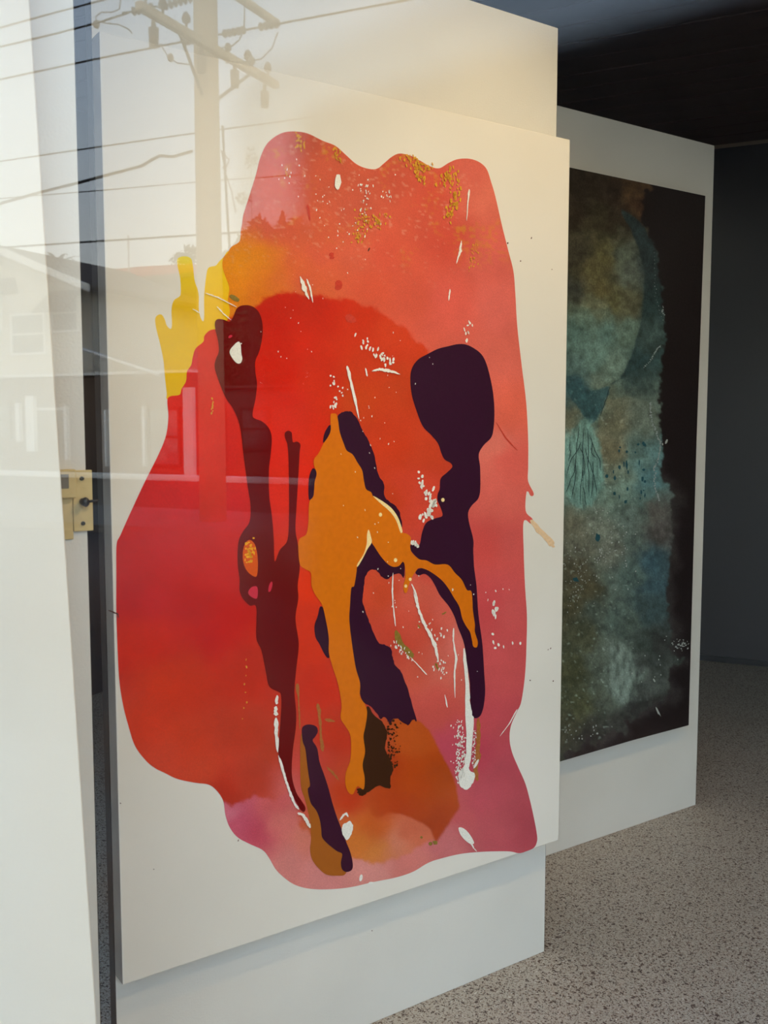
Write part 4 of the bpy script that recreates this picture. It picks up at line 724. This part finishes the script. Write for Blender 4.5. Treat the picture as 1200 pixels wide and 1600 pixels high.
for i in range(14):
    q = i * 2.399; e = .5 + .5 * (i % 3); r_ = 1.0 + .25 * (i % 2); m = MB(); v = []
    for j in range(6):
        t = j / 5; c = Vector((math.cos(q) * r_ * t, math.sin(q) * r_ * t, p.z - .3 + e * t - 1.1 * t * t)); s = Vector((-math.sin(q), math.cos(q), 0)) * .14 * (1 - t * .8); v += [c + s, c - s]
    m.add(v, [(2 * j, 2 * j + 1, 2 * j + 3, 2 * j + 2) for j in range(5)]).build('frond', M['leaf'], pt_)
# ------------------------------------------------------------------ the photographer's phone, held up to the glass
M['phone'] = mat('phone_black', (16, 16, 18), 0.5, 0.3)
M['lens'] = mat('phone_lens', (8, 8, 10), 0.1, 0.6)
ph = empty('phone', cam.location); ph.rotation_euler = (cam.rotation_euler.to_matrix() @ Matrix.Rotation(rad(-5), 3, 'Z')).to_euler()
tag(ph, 'black phone held up to the glass, a soft dark reflection at right', 'phone')
b_ = MB().box(-0.0690, 0.0165, -0.121, 0.0290, 0.0045, 0.0125).build('body', M['phone'], ph, bevel=0.0035, seg=3)
for dx, dy in ((0, 0), (-0.0, 0.018), (-0.017, 0.009)):
    mb = MB(); n_ = 24; vs = []
    for k in range(n_):
        q = 2 * math.pi * k / n_; c, s = math.cos(q), math.sin(q)
        vs += [(dx + .0075 * c, dy + .0075 * s, .0046), (dx + .0075 * c, dy + .0075 * s, .0022), (dx + .006 * c, dy + .006 * s, .0022), (dx + .006 * c, dy + .006 * s, .0040)]
    mb.add(vs, [(4 * k + j, 4 * ((k + 1) % n_) + j, 4 * ((k + 1) % n_) + j + 1, 4 * k + j + 1) for k in range(n_) for j in range(3)]); mb.build('lens_ring', M['lens'], ph)
    MB().add([(dx + .006 * math.cos(2 * math.pi * k / n_), dy + .006 * math.sin(2 * math.pi * k / n_), .0041) for k in range(n_)], [tuple(range(n_))]).build('lens_glass', M['lens'], ph)
# ------------------------------------------------------------------ the photographer, standing behind the phone
M['skin'] = mat('skin', (188, 140, 112), 0.6, 0.25, noise=(20, 3, 0.4, 0.7), c2=(178, 128, 102))
M['shirt'] = mat('shirt_black', (26, 26, 28), 0.9, 0.1, bump=(120, 0.3))
M['trousers'] = mat('trousers_dark', (34, 36, 44), 0.9, 0.1, bump=(120, 0.3))
M['shoe'] = mat('shoe_dark', (30, 28, 27), 0.7, 0.2)
M['hair'] = mat('hair_dark', (34, 26, 22), 0.7, 0.2, bump=(200, 0.6))
def person():
    gz = GZ
    J = {}; E = []; R = {}
    def j(n, p, r, link=None): J[n] = p; R[n] = r; (E.append((link, n)) if link else None)
    cx, cf = 0.06, -0.46                                   # right, forward of the lens
    j('pelvis', (cx, cf, .96), (.155, .11)); j('waist', (cx, cf - .01, 1.10), (.135, .10), 'pelvis'); j('chest', (cx, cf - .01, 1.28), (.16, .115), 'waist'); j('collar', (cx, cf, 1.42), (.13, .08), 'chest')
    j('neck', (cx, cf + .01, 1.49), (.058, .058), 'collar'); j('jaw', (cx, cf + .05, 1.545), (.062, .068), 'neck'); j('skull', (cx, cf + .045, 1.625), (.076, .092), 'jaw'); j('crown', (cx, cf + .035, 1.69), (.06, .07), 'skull')
    for s, n in ((-1, 'l'), (1, 'r')):
        j(n + 'hip', (cx + s * .09, cf, .90), (.095, .10), 'pelvis'); j(n + 'knee', (cx + s * .11, cf + .02, .50), (.06, .065), n + 'hip'); j(n + 'ankle', (cx + s * .12, cf - .02, .10), (.042, .045), n + 'knee'); j(n + 'toe', (cx + s * .135, cf + .15, .045 + gz + .02), (.04, .032), n + 'ankle')
        j(n + 'shoulder', (cx + s * .185, cf, 1.40), (.062, .062), 'collar')
        hx = -.111 if s < 0 else .062
        j(n + 'elbow', (cx + s * .27, cf + .06, 1.14), (.044, .044), n + 'shoulder'); j(n + 'forearm', ((cx + s * .27 + hx) / 2 + s * .01, cf + .22, 1.20), (.040, .040), n + 'elbow')
        j(n + 'wrist', (hx + s * .012, -.075, 1.298), (.027, .021), n + 'forearm'); j(n + 'palm', (hx, -.030, 1.345), (.022, .030), n + 'wrist')
        e = -.0760 if s < 0 else .0205                     # phone edge
        for k, (v, ln) in enumerate(((-.024, .046), (-.043, .052), (-.062, .048), (-.080, .038))):   # four fingers round the phone's back
            z = CAMZ + v
            j(f'{n}k{k}', (e + s * .026, -.018, z + .004), (.0095, .0095), n + 'palm'); j(f'{n}m{k}', (e + s * .012, .008, z + .002), (.0085, .0085), f'{n}k{k}')
            j(f'{n}p{k}', (e - s * ln * .45, .0075, z - .001), (.0078, .0078), f'{n}m{k}'); j(f'{n}t{k}', (e - s * ln, .0065, z - .004), (.0065, .0065), f'{n}p{k}')
        j(n + 'th0', (e + s * .018, -.046, CAMZ - .060), (.011, .011), n + 'palm'); j(n + 'th1', (e - s * .004, -.036, CAMZ - .040), (.0095, .0095), n + 'th0'); j(n + 'th2', (e - s * .020, -.028, CAMZ - .022), (.0075, .0075), n + 'th1')
    names = list(J); ix = {n: i for i, n in enumerate(names)}
    W = lambda p: tuple(p[0] * RIGHT + p[1] * FWD + np.array([0, 0, p[2]]))
    me = bpy.data.meshes.new('skeleton'); me.from_pydata([W(J[n]) for n in names], [(ix[a], ix[b]) for a, b in E], [])
    o = bpy.data.objects.new('skeleton', me); COL.objects.link(o)
    sk = o.modifiers.new('skin', 'SKIN'); sk.use_smooth_shade = True; o.modifiers.new('sub', 'SUBSURF').levels = 2
    for i, n in enumerate(names): me.skin_vertices[0].data[i].radius = R[n]
    me.skin_vertices[0].data[0].use_root = True
    bpy.context.view_layer.update(); dg = bpy.context.evaluated_depsgraph_get()
    body = bpy.data.meshes.new_from_object(o.evaluated_get(dg)); bpy.data.objects.remove(o)
    root = empty('person', W((cx, cf, gz))); tag(root, 'person in dark clothes holding a phone up to the window', 'person')
    b = bpy.data.objects.new('body', body); COL.objects.link(b); b.parent = root; b.matrix_parent_inverse = Matrix.Translation(root.location).inverted()
    body.materials.clear()
    for m in ('skin', 'shirt', 'trousers', 'shoe'): body.materials.append(M[m])
    rf = np.array([[v.co @ Vector(RIGHT), v.co @ Vector(FWD), v.co.z] for v in body.vertices])
    for p in body.polygons:
        c = rf[list(p.vertices)].mean(0); p.use_smooth = True
        if c[2] < .115: k = 3
        elif c[2] < 1.0 and c[1] < -.15: k = 2
        elif c[1] > -.085 or c[2] > 1.475: k = 0
        else: k = 1
        p.material_index = k
    def part(mb, name, m):
        q = mb.build(name, m, root, smooth=True); q.matrix_parent_inverse = Matrix.Translation(root.location).inverted(); return q
    hm = MB().ball((0, 0, 0), (.088, .104, .088), 20, 12)                  # hair cap
    hm.v = [W((cx + x, cf + .022 + y - .012 * (z < 0), 1.648 + z * (1 if z > 0 else (.9 if y < .02 else .25)))) for x, y, z in hm.v]; part(hm, 'hair', M['hair'])
    f = cf + .045
    for s in (-1, 1):
        part(MB().ball(W((cx + s * .031, f + .086, 1.615)), .0115, 10, 8), 'eye', M['trim']); part(MB().ball(W((cx + s * .031, f + .0955, 1.615)), .005, 8, 6), 'iris', M['black'])
        part(MB().tube([W((cx + s * .079, f - .01, 1.60)), W((cx + s * .088, f - .014, 1.615)), W((cx + s * .08, f - .012, 1.64))], [.008, .014, .008], 8), 'ear', M['skin'])
    part(MB().tube([W((cx, f + .085, 1.622)), W((cx, f + .104, 1.588)), W((cx, f + .090, 1.580))], [.008, .0125, .009], 8), 'nose', M['skin'])
    part(MB().tube([W((cx - .022, f + .072, 1.553)), W((cx, f + .082, 1.551)), W((cx + .022, f + .072, 1.553))], [.003, .006, .003], 8), 'mouth', mat('lip', (164, 98, 88), 0.5, 0.3))
    return root
person()
